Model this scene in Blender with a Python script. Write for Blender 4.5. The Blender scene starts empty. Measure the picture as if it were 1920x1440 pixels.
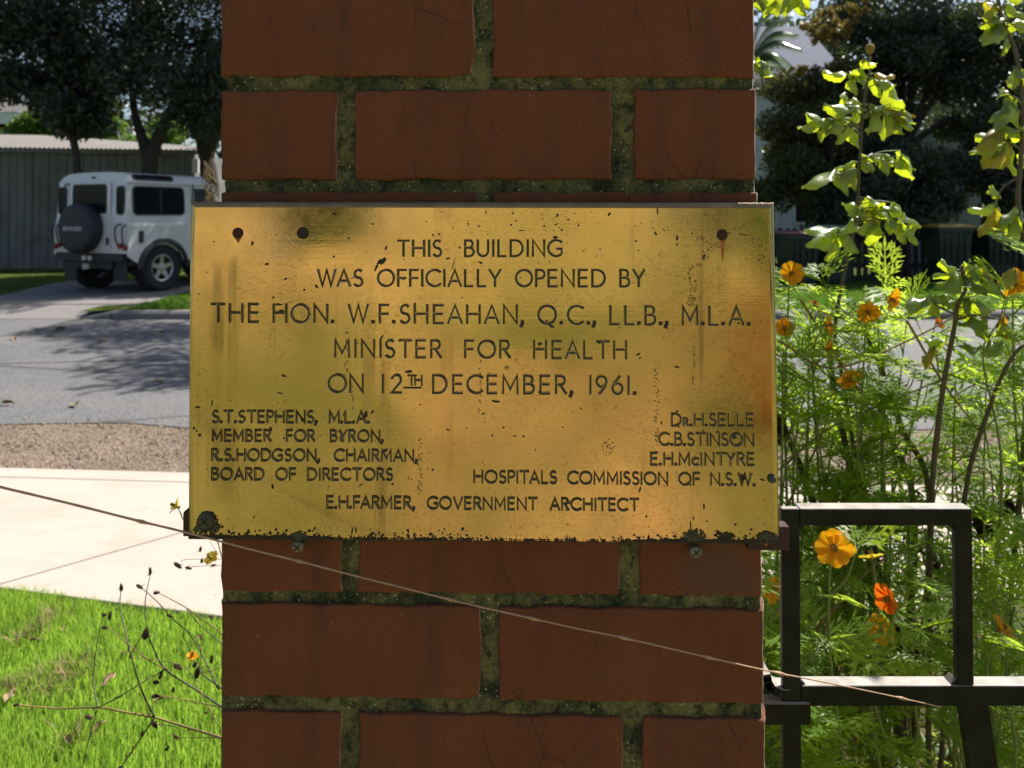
import bpy, bmesh, math, random
import numpy as np
from mathutils import Vector, Matrix, Euler

random.seed(7)
rng = np.random.default_rng(7)
S = bpy.context.scene
COL = S.collection
R = math.radians

# ------------------------------------------------------------------ camera
F = 1442.0                      # focal length in photo pixels (1920 wide)
PP = (960.0, 371.0)             # principal point (lens shift)
PITCH = 1.14
CAM_H = 1.4
cam_d = bpy.data.cameras.new('camera')
cam = bpy.data.objects.new('camera', cam_d)
COL.objects.link(cam)
cam_d.sensor_width = 36.0
cam_d.lens = F / 1920 * 36.0
cam_d.shift_y = -(720 - PP[1]) / 1920
cam_d.clip_start = 0.02
cam_d.clip_end = 2000
cam.location = (0, 0, CAM_H)
cam.rotation_euler = (R(90 + PITCH), 0, 0)
cam_d.dof.use_dof = True
cam_d.dof.focus_distance = 0.70
cam_d.dof.aperture_fstop = 11.0
S.camera = cam

# ------------------------------------------------------------------ light
SUN_AZ, SUN_EL = 45.0, 51.0     # from +Y towards +X
world = bpy.data.worlds.new('World')
S.world = world
world.use_nodes = True
wn = world.node_tree
bg = wn.nodes['Background']
sky = wn.nodes.new('ShaderNodeTexSky')
sky.sky_type = 'NISHITA'
sky.sun_disc = False
sky.sun_elevation = R(SUN_EL)
sky.sun_rotation = R(SUN_AZ)
sky.air_density = 1.0
sky.dust_density = 1.6
wn.links.new(sky.outputs[0], bg.inputs[0])
bg.inputs[1].default_value = 0.06
sd = bpy.data.lights.new('sun', 'SUN')
sd.energy = 4.2
sd.angle = R(0.53)
sd.color = (1.0, 0.94, 0.85)
sun = bpy.data.objects.new('sun', sd)
COL.objects.link(sun)
sv = Vector((math.sin(R(SUN_AZ)) * math.cos(R(SUN_EL)), math.cos(R(SUN_AZ)) * math.cos(R(SUN_EL)), math.sin(R(SUN_EL))))
sun.rotation_euler = (-sv).to_track_quat('-Z', 'Y').to_euler()
sun.location = (20, 20, 30)
S.view_settings.view_transform = 'Standard'
S.view_settings.look = 'None'
S.view_settings.exposure = 1.1
S.view_settings.gamma = 1.0
S.cycles.max_bounces = 8
S.cycles.transparent_max_bounces = 8
S.cycles.caustics_reflective = False
S.cycles.caustics_refractive = False
S.cycles.use_denoising = True

# ------------------------------------------------------------------ pixel -> place
CR = Euler((R(90 + PITCH), 0, 0)).to_matrix()
C0 = Vector((0, 0, CAM_H))
def ray(px, py):
    v = CR @ Vector(((px - PP[0]) / F, (PP[1] - py) / F, -1.0))
    return v / v.y
def at(px, py, Y):
    return C0 + ray(px, py) * Y
def ground(px, py, z=0.0):
    v = ray(px, py)
    t = (z - CAM_H) / v.z
    return C0 + v * t
EPS = R(0.9)
U = Vector((math.cos(EPS), -math.sin(EPS), 0))
NV = Vector((-math.sin(EPS), -math.cos(EPS), 0))
FO = at(917, 700, 0.667); FO.z = 0
def face(px, py, off=0.0):
    """point of the pillar's front plane (moved off metres towards the viewer) as (u, z)"""
    v = ray(px, py)
    o = FO + NV * off
    t = (o - C0).dot(NV) / v.dot(NV)
    p = C0 + v * t
    return (p - o).dot(U), p.z

# ------------------------------------------------------------------ object helpers
def tag(o, label=None, cat=None, group=None, kind=None):
    if label: o['label'] = label
    if cat: o['category'] = cat
    if group: o['group'] = group
    if kind: o['kind'] = kind
    return o
def empty(name, loc=(0, 0, 0), rz=0.0, label=None, cat=None, group=None):
    o = bpy.data.objects.new(name, None)
    COL.objects.link(o)
    o.location = loc
    o.rotation_euler = (0, 0, rz)
    o.empty_display_size = 0.1
    return tag(o, label, cat, group)
def link(name, me, parent=None, mats=(), smooth=False):
    for m in (mats if isinstance(mats, (list, tuple)) else [mats]):
        me.materials.append(m)
    if smooth:
        me.polygons.foreach_set('use_smooth', [True] * len(me.polygons))
    o = bpy.data.objects.new(name, me)
    COL.objects.link(o)
    if parent is not None: o.parent = parent
    return o
def npmesh(name, v, f, parent=None, mats=(), smooth=False, matidx=None):
    """v (N,3), f (M,k) arrays"""
    v = np.asarray(v, dtype=np.float32); f = np.asarray(f, dtype=np.int32)
    me = bpy.data.meshes.new(name)
    k = f.shape[1]
    me.vertices.add(len(v)); me.vertices.foreach_set('co', v.ravel())
    me.loops.add(f.size); me.loops.foreach_set('vertex_index', f.ravel())
    me.polygons.add(len(f)); me.polygons.foreach_set('loop_start', np.arange(0, f.size, k, dtype=np.int32))
    me.update(calc_edges=True)
    o = link(name, me, parent, mats, smooth)
    if matidx is not None: me.polygons.foreach_set('material_index', np.asarray(matidx, dtype=np.int32))
    me.validate()
    return o

class MB:
    def __init__(s): s.v = []; s.f = []; s.m = []
    def add(s, vs, fs, mi=0):
        b = len(s.v)
        s.v += [tuple(x) for x in vs]
        s.f += [[b + i for i in f] for f in fs]
        s.m += [mi] * len(fs)
    def box(s, x0, x1, y0, y1, z0, z1, mi=0, M=None):
        vs = [Vector(p) for p in ((x0,y0,z0),(x1,y0,z0),(x1,y1,z0),(x0,y1,z0),(x0,y0,z1),(x1,y0,z1),(x1,y1,z1),(x0,y1,z1))]
        if M: vs = [M @ p for p in vs]
        s.add(vs, [(0,3,2,1),(4,5,6,7),(0,1,5,4),(1,2,6,5),(2,3,7,6),(3,0,4,7)], mi)
    def tube(s, pts, rad, n=8, mi=0, cap=True):
        pts = [Vector(p) for p in pts]
        m = len(pts)
        rs = rad if isinstance(rad, (list, tuple)) else [rad] * m
        b = len(s.v)
        prev = None
        for i, p in enumerate(pts):
            t = (pts[min(i + 1, m - 1)] - pts[max(i - 1, 0)])
            if t.length < 1e-9: t = Vector((0, 0, 1))
            t.normalize()
            if prev is None:
                a = t.orthogonal().normalized()
            else:
                a = prev - t * prev.dot(t)
                a = a.normalized() if a.length > 1e-6 else t.orthogonal().normalized()
            prev = a
            c = t.cross(a)
            for k in range(n):
                an = 2 * math.pi * k / n
                s.v.append(tuple(p + (a * math.cos(an) + c * math.sin(an)) * rs[i]))
        for i in range(m - 1):
            for k in range(n):
                s.f.append([b + i*n + k, b + i*n + (k+1) % n, b + (i+1)*n + (k+1) % n, b + (i+1)*n + k]); s.m.append(mi)
        if cap:
            s.f.append([b + k for k in reversed(range(n))]); s.m.append(mi)
            s.f.append([b + (m-1)*n + k for k in range(n)]); s.m.append(mi)
    def prism(s, poly, d0, d1, M=None, mi=0):
        """poly: list of (x,y); extruded along z d0..d1, then M"""
        n = len(poly)
        vs = [Vector((x, y, d0)) for x, y in poly] + [Vector((x, y, d1)) for x, y in poly]
        if M: vs = [M @ p for p in vs]
        fs = [list(reversed(range(n))), [n + i for i in range(n)]]
        fs += [[i, (i+1) % n, n + (i+1) % n, n + i] for i in range(n)]
        s.add(vs, fs, mi)
    def ring(s, outer, inner, d0, d1, M=None, mi=0):
        n = len(outer)
        vs = [Vector((x, y, d)) for d in (d0, d1) for L in (outer, inner) for x, y in L]
        if M: vs = [M @ p for p in vs]
        fs = []
        for i in range(n):
            j = (i + 1) % n
            fs += [[i, n+i, n+j, j], [2*n+i, 2*n+j, 3*n+j, 3*n+i], [i, j, 2*n+j, 2*n+i], [n+i, 3*n+i, 3*n+j, n+j]]
        s.add(vs, fs, mi)
    def lathe(s, prof, n=24, M=None, mi=0, closed=False, cap=True):
        """prof: list of (r, z) about z"""
        vs = []
        for r, z in prof:
            for k in range(n):
                a = 2*math.pi*k/n
                vs.append(Vector((r*math.cos(a), r*math.sin(a), z)))
        if M: vs = [M @ p for p in vs]
        m = len(prof); fs = []
        for i in range(m if closed else m - 1):
            i2 = (i + 1) % m
            for k in range(n):
                fs.append([i*n+k, i*n+(k+1) % n, i2*n+(k+1) % n, i2*n+k])
        if not closed and cap:
            if prof[0][0] > 1e-6: fs.append(list(reversed(range(n))))
            if prof[-1][0] > 1e-6: fs.append([(m-1)*n+k for k in range(n)])
        s.add(vs, fs, mi)
    def build(s, name, mats, parent=None, smooth=False, bevel=0.0, seg=2, auto=None, weld=True):
        me = bpy.data.meshes.new(name)
        me.from_pydata(s.v, [], s.f)
        o = link(name, me, parent, mats)
        if len(me.polygons) == len(s.m): me.polygons.foreach_set('material_index', s.m)
        bm = bmesh.new(); bm.from_mesh(me)
        bmesh.ops.recalc_face_normals(bm, faces=bm.faces)
        if bevel > 0:
            es = [e for e in bm.edges if len(e.link_faces) == 2 and e.calc_face_angle(0) > R(25)]
            bmesh.ops.bevel(bm, geom=es, offset=bevel, segments=seg, affect='EDGES', profile=0.6, clamp_overlap=True)
        if smooth or auto:
            for fc in bm.faces: fc.smooth = True
            if auto:
                for e in bm.edges:
                    if len(e.link_faces) == 2 and e.calc_face_angle(0) > R(auto): e.smooth = False
        bm.to_mesh(me); bm.free()
        return o

def rrect(w, h, r, n=5, cx=0.0, cy=0.0):
    out = []
    for sx, sy, a0 in ((1, 1, 0), (-1, 1, 90), (-1, -1, 180), (1, -1, 270)):
        for k in range(n + 1):
            a = R(a0 + 90 * k / n)
            out.append((cx + sx*(w/2 - r) + r*math.cos(a), cy + sy*(h/2 - r) + r*math.sin(a)))
    return out
def spline(pts, n=8):
    """Catmull-Rom through 3-D points"""
    P = [Vector(p) for p in pts]
    if len(P) < 3:
        return [P[0].lerp(P[-1], i / n) for i in range(n + 1)]
    P = [P[0]*2 - P[1]] + P + [P[-1]*2 - P[-2]]
    out = []
    for i in range(1, len(P) - 2):
        a, b, c, d = P[i-1:i+3]
        for k in range(n):
            t = k / n
            out.append(0.5*((2*b) + (c - a)*t + (2*a - 5*b + 4*c - d)*t*t + (3*b - a - 3*c + d)*t**3))
    out.append(P[-2])
    return out

# ------------------------------------------------------------------ materials
class Mat:
    def __init__(s, name, rough=0.6, metal=0.0, color=None, spec=0.5):
        s.m = bpy.data.materials.new(name); s.m.use_nodes = True
        s.nt = s.m.node_tree; s.b = s.nt.nodes['Principled BSDF']
        s.out = s.nt.nodes['Material Output']
        s.b.inputs['Roughness'].default_value = rough
        s.b.inputs['Metallic'].default_value = metal
        s.b.inputs['Specular IOR Level'].default_value = spec
        if color: s.b.inputs['Base Color'].default_value = (*color, 1)
        s._c = None
    def n(s, t, **kw):
        x = s.nt.nodes.new('ShaderNode' + t)
        for k, v in kw.items(): setattr(x, k, v)
        return x
    def set(s, sock, v):
        if hasattr(v, 'links') or hasattr(v, 'is_output'): s.nt.links.new(v, sock)
        elif isinstance(v, (tuple, list)) and len(v) == 3 and sock.type == 'RGBA': sock.default_value = (*v, 1)
        else: sock.default_value = v
    def co(s, scale=(1, 1, 1), kind='Object', rot=(0, 0, 0)):
        if s._c is None: s._c = s.n('TexCoord')
        mp = s.n('Mapping'); mp.inputs['Scale'].default_value = scale; mp.inputs['Rotation'].default_value = rot
        s.nt.links.new(s._c.outputs[kind], mp.inputs[0])
        return mp.outputs[0]
    def noise(s, scale, detail=4, rough=0.55, vec=None, dist=0.0):
        x = s.n('TexNoise'); x.inputs['Scale'].default_value = scale; x.inputs['Detail'].default_value = detail
        x.inputs['Roughness'].default_value = rough; x.inputs['Distortion'].default_value = dist
        s.nt.links.new(vec if vec is not None else s.co(), x.inputs['Vector'])
        return x.outputs['Fac']
    def voro(s, scale, feature='F1', vec=None, out='Distance', rand=1.0):
        x = s.n('TexVoronoi', feature=feature); x.inputs['Scale'].default_value = scale
        x.inputs['Randomness'].default_value = rand
        s.nt.links.new(vec if vec is not None else s.co(), x.inputs['Vector'])
        return x.outputs[out]
    def ramp(s, fac, stops, interp='LINEAR'):
        x = s.n('ValToRGB'); x.color_ramp.interpolation = interp
        el = x.color_ramp.elements
        while len(el) < len(stops): el.new(0.5)
        for e, (p, c) in zip(el, stops):
            e.position = p
            e.color = (c, c, c, 1) if isinstance(c, (int, float)) else (*c, 1)
        s.nt.links.new(fac, x.inputs[0])
        return x.outputs['Color']
    def mix(s, fac, a, b, mode='MIX'):
        x = s.n('Mix', data_type='RGBA', blend_type=mode)
        s.set(x.inputs[0], fac); s.set(x.inputs[6], a); s.set(x.inputs[7], b)
        return x.outputs[2]
    def math(s, op, a, b=0.0, clamp=False):
        x = s.n('Math', operation=op, use_clamp=clamp)
        s.set(x.inputs[0], a); s.set(x.inputs[1], b)
        return x.outputs[0]
    def xyz(s, vec=None):
        x = s.n('SeparateXYZ'); s.nt.links.new(vec if vec is not None else s.co(), x.inputs[0])
        return x.outputs
    def bump(s, h, strength=0.4, dist=0.002, prev=None):
        x = s.n('Bump'); x.inputs['Strength'].default_value = strength; x.inputs['Distance'].default_value = dist
        s.nt.links.new(h, x.inputs['Height'])
        if prev is not None: s.nt.links.new(prev, x.inputs['Normal'])
        s.nt.links.new(x.outputs[0], s.b.inputs['Normal'])
        return x.outputs[0]
    def base(s, c): s.set(s.b.inputs['Base Color'], c); return s
    def rough(s, c): s.set(s.b.inputs['Roughness'], c); return s
    def translucent(s, fac, col):
        t = s.n('BsdfTranslucent'); s.set(t.inputs['Color'], col)
        mx = s.n('MixShader'); s.set(mx.inputs[0], fac)
        s.nt.links.new(s.b.outputs[0], mx.inputs[1]); s.nt.links.new(t.outputs[0], mx.inputs[2])
        s.nt.links.new(mx.outputs[0], s.out.inputs[0])
        return s

def simple(name, col, rough=0.6, metal=0.0, var=0.25, scale=6.0, bump=0.0, spec=0.5):
    m = Mat(name, rough, metal, spec=spec)
    nz = m.noise(scale, 5)
    lo = tuple(c * (1 - var) for c in col); hi = tuple(min(1, c * (1 + var)) for c in col)
    m.base(m.mix(nz, lo, hi))
    if bump: m.bump(m.noise(scale * 8, 4), bump, 0.003)
    return m.m
def leafmat(name, c1, c2, tcol, tfac=0.45, rough=0.5, scale=1.2, spec=0.4, fine=40.0):
    m = Mat(name, rough, spec=spec)
    f = m.mix(0.5, m.ramp(m.noise(scale, 3), [(0.3, 0.0), (0.7, 1.0)]), m.noise(fine, 2))
    m.base(m.mix(f, c1, c2))
    t2 = tuple(c * 0.55 for c in tcol)
    m.translucent(tfac, m.mix(f, t2, tcol))
    return m.m

MT = {}
def build_materials():
    # brick
    m = Mat('red_brick', 0.85, spec=0.25)
    c = m.mix(m.ramp(m.noise(7, 5, 0.6), [(0.3, 0.0), (0.7, 1.0)]), (0.116, 0.038, 0.0165), (0.170, 0.062, 0.0245))
    st = m.ramp(m.noise(9, 4, 0.6, m.co((3.2, 3.2, 0.45))), [(0.48, 0.0), (0.72, 1.0)])
    c = m.mix(m.math('MULTIPLY', st, 0.8), c, (0.058, 0.028, 0.019))
    c = m.mix(m.math('MULTIPLY', m.ramp(m.noise(16, 6, 0.7), [(0.54, 0.0), (0.72, 1.0)]), 0.45), c, (0.20, 0.085, 0.04))
    c = m.mix(m.math('MULTIPLY', m.ramp(m.noise(26, 5, 0.7, m.co((2.2, 1, 0.5))), [(0.58, 0.0), (0.70, 1.0)]), 0.5), c, (0.035, 0.024, 0.02))
    cr = m.ramp(m.voro(22, 'DISTANCE_TO_EDGE', m.mix(0.06, m.co((1, 1, 0.55)), m.n('TexNoise').outputs['Color'])), [(0.0, 1.0), (0.013, 0.0)])
    crm = m.ramp(m.noise(9, 3), [(0.52, 0.0), (0.62, 1.0)])
    crack = m.math('MULTIPLY', cr, crm)
    c = m.mix(m.math('MULTIPLY', crack, 0.75), c, (0.03, 0.02, 0.018))
    pit = m.math('MULTIPLY', m.ramp(m.voro(230), [(0.10, 1.0), (0.2, 0.0)]), m.ramp(m.noise(55, 2), [(0.50, 0.0), (0.60, 1.0)]))
    c = m.mix(pit, c, (0.03, 0.02, 0.016))
    wh = m.math('MULTIPLY', m.ramp(m.voro(160), [(0.05, 1.0), (0.10, 0.0)]), m.ramp(m.noise(70, 1), [(0.60, 0.0), (0.66, 1.0)]))
    c = m.mix(wh, c, (0.5, 0.46, 0.38))
    grit = m.noise(420, 3, 0.7)
    c = m.mix(0.38, c, m.mix(grit, (0.042, 0.018, 0.011), (0.21, 0.088, 0.042)))
    # old mortar smeared over the brick below the plaque's corner
    ps = face(1350, 1075)
    vm = m.n('VectorMath', operation='DISTANCE'); m.nt.links.new(m.co((1, 0.0, 1.15)), vm.inputs[0]); vm.inputs[1].default_value = (ps[0], 0, ps[1] * 1.15)
    sm = m.math('ADD', m.math('MULTIPLY', vm.outputs['Value'], 14.0), m.math('MULTIPLY', m.noise(38, 4, 0.6), 1.6))
    c = m.mix(m.ramp(sm, [(0.98, 0.9), (1.0, 0.0)]) if False else m.ramp(m.math('MULTIPLY', sm, 0.5), [(0.50, 0.5), (0.68, 0.0)]), c, (0.075, 0.066, 0.045))
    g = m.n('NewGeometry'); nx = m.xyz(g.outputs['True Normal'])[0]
    bl = m.math('MULTIPLY', m.ramp(nx, [(0.60, 0.0), (0.72, 1.0)]), m.ramp(m.noise(60, 4), [(0.30, 0.35), (0.6, 1.0)]))  # pale right flank: sunlight on the pillar's edge put into the colour
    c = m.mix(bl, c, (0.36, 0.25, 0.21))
    m.base(c)
    h = m.math('SUBTRACT', m.math('ADD', m.math('MULTIPLY', grit, 0.35), m.noise(60, 4)), m.math('ADD', crack, pit))
    m.bump(h, 0.55, 0.0016)
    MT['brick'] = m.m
    # mossy mortar
    m = Mat('mossy_mortar', 0.95, spec=0.1)
    a = m.ramp(m.noise(26, 6, 0.72), [(0.40, 0.0), (0.60, 1.0)])
    c = m.mix(a, (0.016, 0.027, 0.017), (0.115, 0.130, 0.052))
    b = m.ramp(m.noise(330, 4, 0.7), [(0.40, 0.0), (0.62, 1.0)])
    c = m.mix(m.math('MULTIPLY', b, 0.55), c, m.mix(a, (0.07, 0.095, 0.045), (0.24, 0.22, 0.105)))
    d = m.ramp(m.noise(120, 4, 0.7), [(0.52, 0.0), (0.66, 1.0)])
    c = m.mix(m.math('MULTIPLY', d, 0.8), c, (0.014, 0.018, 0.013))
    w = m.math('MULTIPLY', m.ramp(m.voro(210), [(0.12, 1.0), (0.2, 0.0)]), m.ramp(m.noise(40, 2), [(0.46, 0.0), (0.56, 1.0)]))
    c = m.mix(w, c, (0.38, 0.40, 0.30))
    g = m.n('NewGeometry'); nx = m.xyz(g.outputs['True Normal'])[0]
    bl = m.math('MULTIPLY', m.ramp(nx, [(0.60, 0.0), (0.72, 1.0)]), m.ramp(m.noise(60, 4), [(0.30, 0.35), (0.6, 1.0)]))  # sunlit right edge painted into the mortar colour as well
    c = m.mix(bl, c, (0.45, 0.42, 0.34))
    m.base(c)
    m.bump(m.noise(320, 4, 0.7), 0.8, 0.002)
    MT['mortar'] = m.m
    # brass
    m = Mat('weathered_brass', 0.3, 1.0)
    big = m.ramp(m.noise(5.5, 3, 0.5), [(0.40, 0.0), (0.62, 1.0)])
    c = m.mix(big, (0.46, 0.385, 0.15), (0.66, 0.48, 0.215))
    tar = m.ramp(m.noise(11, 6, 0.62, m.co((1, 1, 0.6))), [(0.44, 0.0), (0.66, 1.0)])
    c = m.mix(m.math('MULTIPLY', tar, 0.42), c, (0.33, 0.27, 0.10))
    drip = m.ramp(m.noise(30, 4, 0.6, m.co((1.6, 1, 0.06))), [(0.57, 0.0), (0.66, 1.0)])
    dm = m.ramp(m.noise(9, 2), [(0.45, 0.0), (0.6, 1.0)])
    c = m.mix(m.math('MULTIPLY', m.math('MULTIPLY', drip, dm), 0.6), c, (0.20, 0.15, 0.06))
    fine = m.ramp(m.noise(520, 3, 0.7, m.co((0.7, 1, 1.2))), [(0.54, 0.0), (0.72, 1.0)])
    fm = m.ramp(m.noise(16, 3), [(0.42, 0.15), (0.62, 1.0)])
    c = m.mix(m.math('MULTIPLY', m.math('MULTIPLY', fine, fm), 0.75), c, (0.15, 0.095, 0.035))
    sc = m.ramp(m.noise(60, 2, 0.5, m.co((0.05, 1, 9))), [(0.57, 0.0), (0.66, 1.0)])
    c = m.mix(m.math('MULTIPLY', sc, 0.08), c, (0.30, 0.22, 0.08))
    m.base(c)
    m.rough(m.ramp(m.mix(0.3, m.ramp(m.noise(5, 5, 0.65), [(0.38, 0.0), (0.66, 1.0)]), m.noise(140, 3)), [(0.15, 0.075), (0.85, 0.27)]))
    n1 = m.bump(m.noise(7, 2, 0.4), 0.07, 0.014)
    n2 = m.bump(m.noise(40, 3, 0.6, m.co((0.05, 1, 8))), 0.012, 0.002, n1)
    m.bump(m.noise(700, 2), 0.05, 0.0005, n2)
    MT['brass'] = m.m
    MT['engrave'] = simple('engraved_black_fill', (0.022, 0.014, 0.010), 0.6, 0.0, 0.5, 160)
    MT['grime'] = simple('black_corrosion', (0.030, 0.026, 0.016), 0.85, 0.0, 0.6, 140, 0.6)
    MT['verdigris'] = simple('green_grey_verdigris', (0.075, 0.085, 0.052), 0.8, 0.0, 0.7, 180, 0.8)
    MT['tarnish'] = simple('grey_tarnish', (0.22, 0.165, 0.07), 0.5, 0.85, 0.5, 400)
    MT['rust'] = simple('rust_plug', (0.055, 0.020, 0.012), 0.9, 0.0, 0.6, 220, 0.6)
    MT['ruststain'] = simple('rust_streak', (0.30, 0.13, 0.035), 0.5, 0.7, 0.4, 200)
    MT['zinc'] = simple('dull_zinc_screw', (0.20, 0.20, 0.15), 0.5, 0.7, 0.4, 160, 0.3)
    MT['edge'] = simple('dark_brass_edge', (0.20, 0.16, 0.10), 0.45, 0.8, 0.5, 60, 0.3)
    MT['batten'] = simple('brown_batten', (0.045, 0.020, 0.015), 0.8, 0.0, 0.4, 70, 0.5)
    # gate paint
    m = Mat('black_gate_paint', 0.28, spec=0.14)
    g = m.n('NewGeometry'); nz = m.xyz(g.outputs['True Normal'])[2]
    top_shine = m.math('MULTIPLY', m.ramp(nz, [(0.55, 0.0), (0.95, 1.0)]), m.ramp(m.noise(45, 4), [(0.25, 0.55), (0.6, 1.0)]))  # bright sun shine on upward faces painted into the base colour
    m.base(m.mix(top_shine, m.mix(m.ramp(m.noise(30, 5), [(0.4, 0.0), (0.7, 1.0)]), (0.004, 0.006, 0.005), (0.014, 0.018, 0.014)), (0.40, 0.38, 0.35)))
    m.rough(m.ramp(m.noise(60, 4), [(0.3, 0.30), (0.7, 0.50)])); m.bump(m.noise(140, 3), 0.15, 0.001)
    MT['gate'] = m.m
    # ground
    m = Mat('asphalt', 0.82, spec=0.35)
    c = m.mix(m.ramp(m.noise(1.1, 6, 0.65), [(0.32, 0.0), (0.68, 1.0)]), (0.075, 0.088, 0.093), (0.155, 0.150, 0.152))
    sp = m.voro(95, out='Color')
    c = m.mix(0.5, c, m.mix(m.xyz(sp)[0] if False else m.ramp(sp, [(0.1, 0.0), (0.9, 1.0)]), (0.05, 0.05, 0.052), (0.27, 0.26, 0.255)))
    ck = m.math('MULTIPLY', m.ramp(m.voro(0.55, 'DISTANCE_TO_EDGE', m.mix(0.05, m.co((0.35, 1, 1)), m.n('TexNoise').outputs['Color'])), [(0.0, 1.0), (0.012, 0.0)]), 0.8)
    c = m.mix(ck, c, (0.03, 0.03, 0.03))
    m.base(c); m.bump(m.voro(95), 0.7, 0.006)
    MT['asphalt'] = m.m
    m = Mat('gravel', 0.9, spec=0.2)
    c = m.mix(m.ramp(m.noise(2.2, 5), [(0.35, 0.0), (0.7, 1.0)]), (0.115, 0.088, 0.066), (0.24, 0.185, 0.14))
    c = m.mix(0.6, c, m.ramp(m.voro(85, out='Color'), [(0.15, (0.05, 0.04, 0.03)), (0.5, (0.20, 0.145, 0.10)), (0.9, (0.36, 0.30, 0.24))]))
    m.base(c); m.bump(m.voro(85), 0.8, 0.012)
    MT['gravel'] = m.m
    m = Mat('pale_concrete', 0.8, spec=0.3)
    c = m.mix(m.noise(1.6, 5, 0.6), (0.41, 0.35, 0.30), (0.49, 0.44, 0.385))
    c = m.mix(m.math('MULTIPLY', m.ramp(m.noise(5, 4, 0.6, m.co((0.5, 2, 1))), [(0.5, 0.0), (0.75, 1.0)]), 0.4), c, (0.36, 0.265, 0.185))
    c = m.mix(m.math('MULTIPLY', m.ramp(m.noise(160, 3), [(0.45, 0.0), (0.7, 1.0)]), 0.35), c, (0.32, 0.28, 0.23))
    c = m.mix(m.math('MULTIPLY', m.ramp(m.noise(2.6, 6, 0.7), [(0.52, 0.0), (0.75, 1.0)]), 0.4), c, (0.36, 0.27, 0.19))
    c = m.mix(m.math('MULTIPLY', m.ramp(m.voro(9), [(0.02, 1.0), (0.05, 0.0)]), 0.8), c, (0.10, 0.085, 0.07))
    m.base(c); m.bump(m.noise(120, 4), 0.25, 0.003)
    MT['concrete'] = m.m
    MT['joint'] = simple('joint_line', (0.30, 0.25, 0.21), 0.9)
    m = Mat('driveway_concrete', 0.8, spec=0.3)
    c = m.mix(m.noise(0.9, 5), (0.16, 0.15, 0.145), (0.235, 0.22, 0.21))
    m.base(m.mix(m.math('MULTIPLY', m.ramp(m.noise(2.2, 4), [(0.55, 0.0), (0.7, 1.0)]), 0.4), c, (0.13, 0.12, 0.11))); m.bump(m.noise(60, 3), 0.2, 0.004)
    MT['driveway'] = m.m
    MT['kerb'] = simple('kerb_concrete', (0.20, 0.19, 0.175), 0.85, 0, 0.35, 5, 0.4)
    m = Mat('soil', 0.95, spec=0.1)
    m.base(m.mix(m.noise(6, 5), (0.050, 0.038, 0.022), (0.12, 0.10, 0.05))); m.bump(m.noise(40, 4), 0.8, 0.02)
    MT['soil'] = m.m
    m = Mat('lawn_base', 0.95, spec=0.1)
    m.base(m.mix(m.ramp(m.noise(3, 5), [(0.35, 0.0), (0.7, 1.0)]), (0.06, 0.095, 0.014), (0.12, 0.17, 0.028))); m.bump(m.noise(90, 4, 0.7), 1.0, 0.04)
    MT['lawnbase'] = m.m
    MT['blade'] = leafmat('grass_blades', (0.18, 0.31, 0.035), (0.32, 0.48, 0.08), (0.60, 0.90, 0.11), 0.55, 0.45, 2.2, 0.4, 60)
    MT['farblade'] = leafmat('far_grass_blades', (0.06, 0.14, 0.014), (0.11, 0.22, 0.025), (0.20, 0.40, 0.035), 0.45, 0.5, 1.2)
    # foliage
    MT['dark_leaf'] = leafmat('dark_tree_leaves', (0.018, 0.030, 0.020), (0.060, 0.078, 0.048), (0.09, 0.13, 0.035), 0.34, 0.33, 0.9, 0.5, 12)
    MT['olive_leaf'] = leafmat('olive_tree_leaves', (0.03, 0.042, 0.014), (0.085, 0.092, 0.03), (0.13, 0.14, 0.03), 0.35, 0.5, 0.6, 0.35, 10)
    MT['bright_leaf'] = leafmat('bright_shrub_leaves', (0.06, 0.13, 0.02), (0.13, 0.24, 0.04), (0.26, 0.42, 0.06), 0.45, 0.5, 1.5)
    MT['gold_leaf'] = leafmat('golden_leaves', (0.12, 0.10, 0.02), (0.26, 0.19, 0.04), (0.35, 0.27, 0.05), 0.4, 0.5, 1.2)
    MT['palm_leaf'] = leafmat('palm_leaves', (0.05, 0.10, 0.035), (0.14, 0.21, 0.10), (0.18, 0.28, 0.09), 0.3, 0.28, 2.0, 0.6)
    MT['bark'] = simple('dark_bark', (0.040, 0.033, 0.028), 0.9, 0, 0.5, 9, 1.0)
    MT['rose_leaf'] = leafmat('rose_leaf', (0.085, 0.15, 0.075), (0.14, 0.21, 0.11), (0.66, 0.80, 0.02), 0.55, 0.34, 7.0, 0.9, 120)
    MT['rose_old'] = leafmat('yellowed_rose_leaf', (0.15, 0.15, 0.03), (0.26, 0.20, 0.04), (0.70, 0.62, 0.02), 0.5, 0.4, 30.0, 0.6, 150)
    MT['cane'] = simple('rose_cane', (0.085, 0.075, 0.045), 0.6, 0, 0.45, 40, 0.3)
    MT['green_stem'] = simple('green_stem', (0.17, 0.22, 0.06), 0.55, 0, 0.35, 40)
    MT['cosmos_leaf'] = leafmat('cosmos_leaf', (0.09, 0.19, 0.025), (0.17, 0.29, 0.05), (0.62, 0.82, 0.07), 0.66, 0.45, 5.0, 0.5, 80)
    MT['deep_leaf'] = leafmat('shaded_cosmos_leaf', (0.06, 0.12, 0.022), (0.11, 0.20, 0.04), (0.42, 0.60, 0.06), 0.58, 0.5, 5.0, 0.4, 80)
    MT['petal'] = leafmat('orange_petal', (0.85, 0.33, 0.006), (0.90, 0.42, 0.012), (1.0, 0.52, 0.010), 0.5, 0.5, 25, 0.2, 90)
    MT['petal_red'] = leafmat('deep_orange_petal', (0.72, 0.13, 0.006), (0.80, 0.20, 0.010), (0.95, 0.22, 0.010), 0.5, 0.5, 25, 0.2, 90)
    MT['petal_yellow'] = leafmat('yellow_petal', (0.72, 0.50, 0.03), (0.80, 0.60, 0.10), (0.92, 0.74, 0.06), 0.5, 0.5, 25, 0.2, 90)
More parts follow.
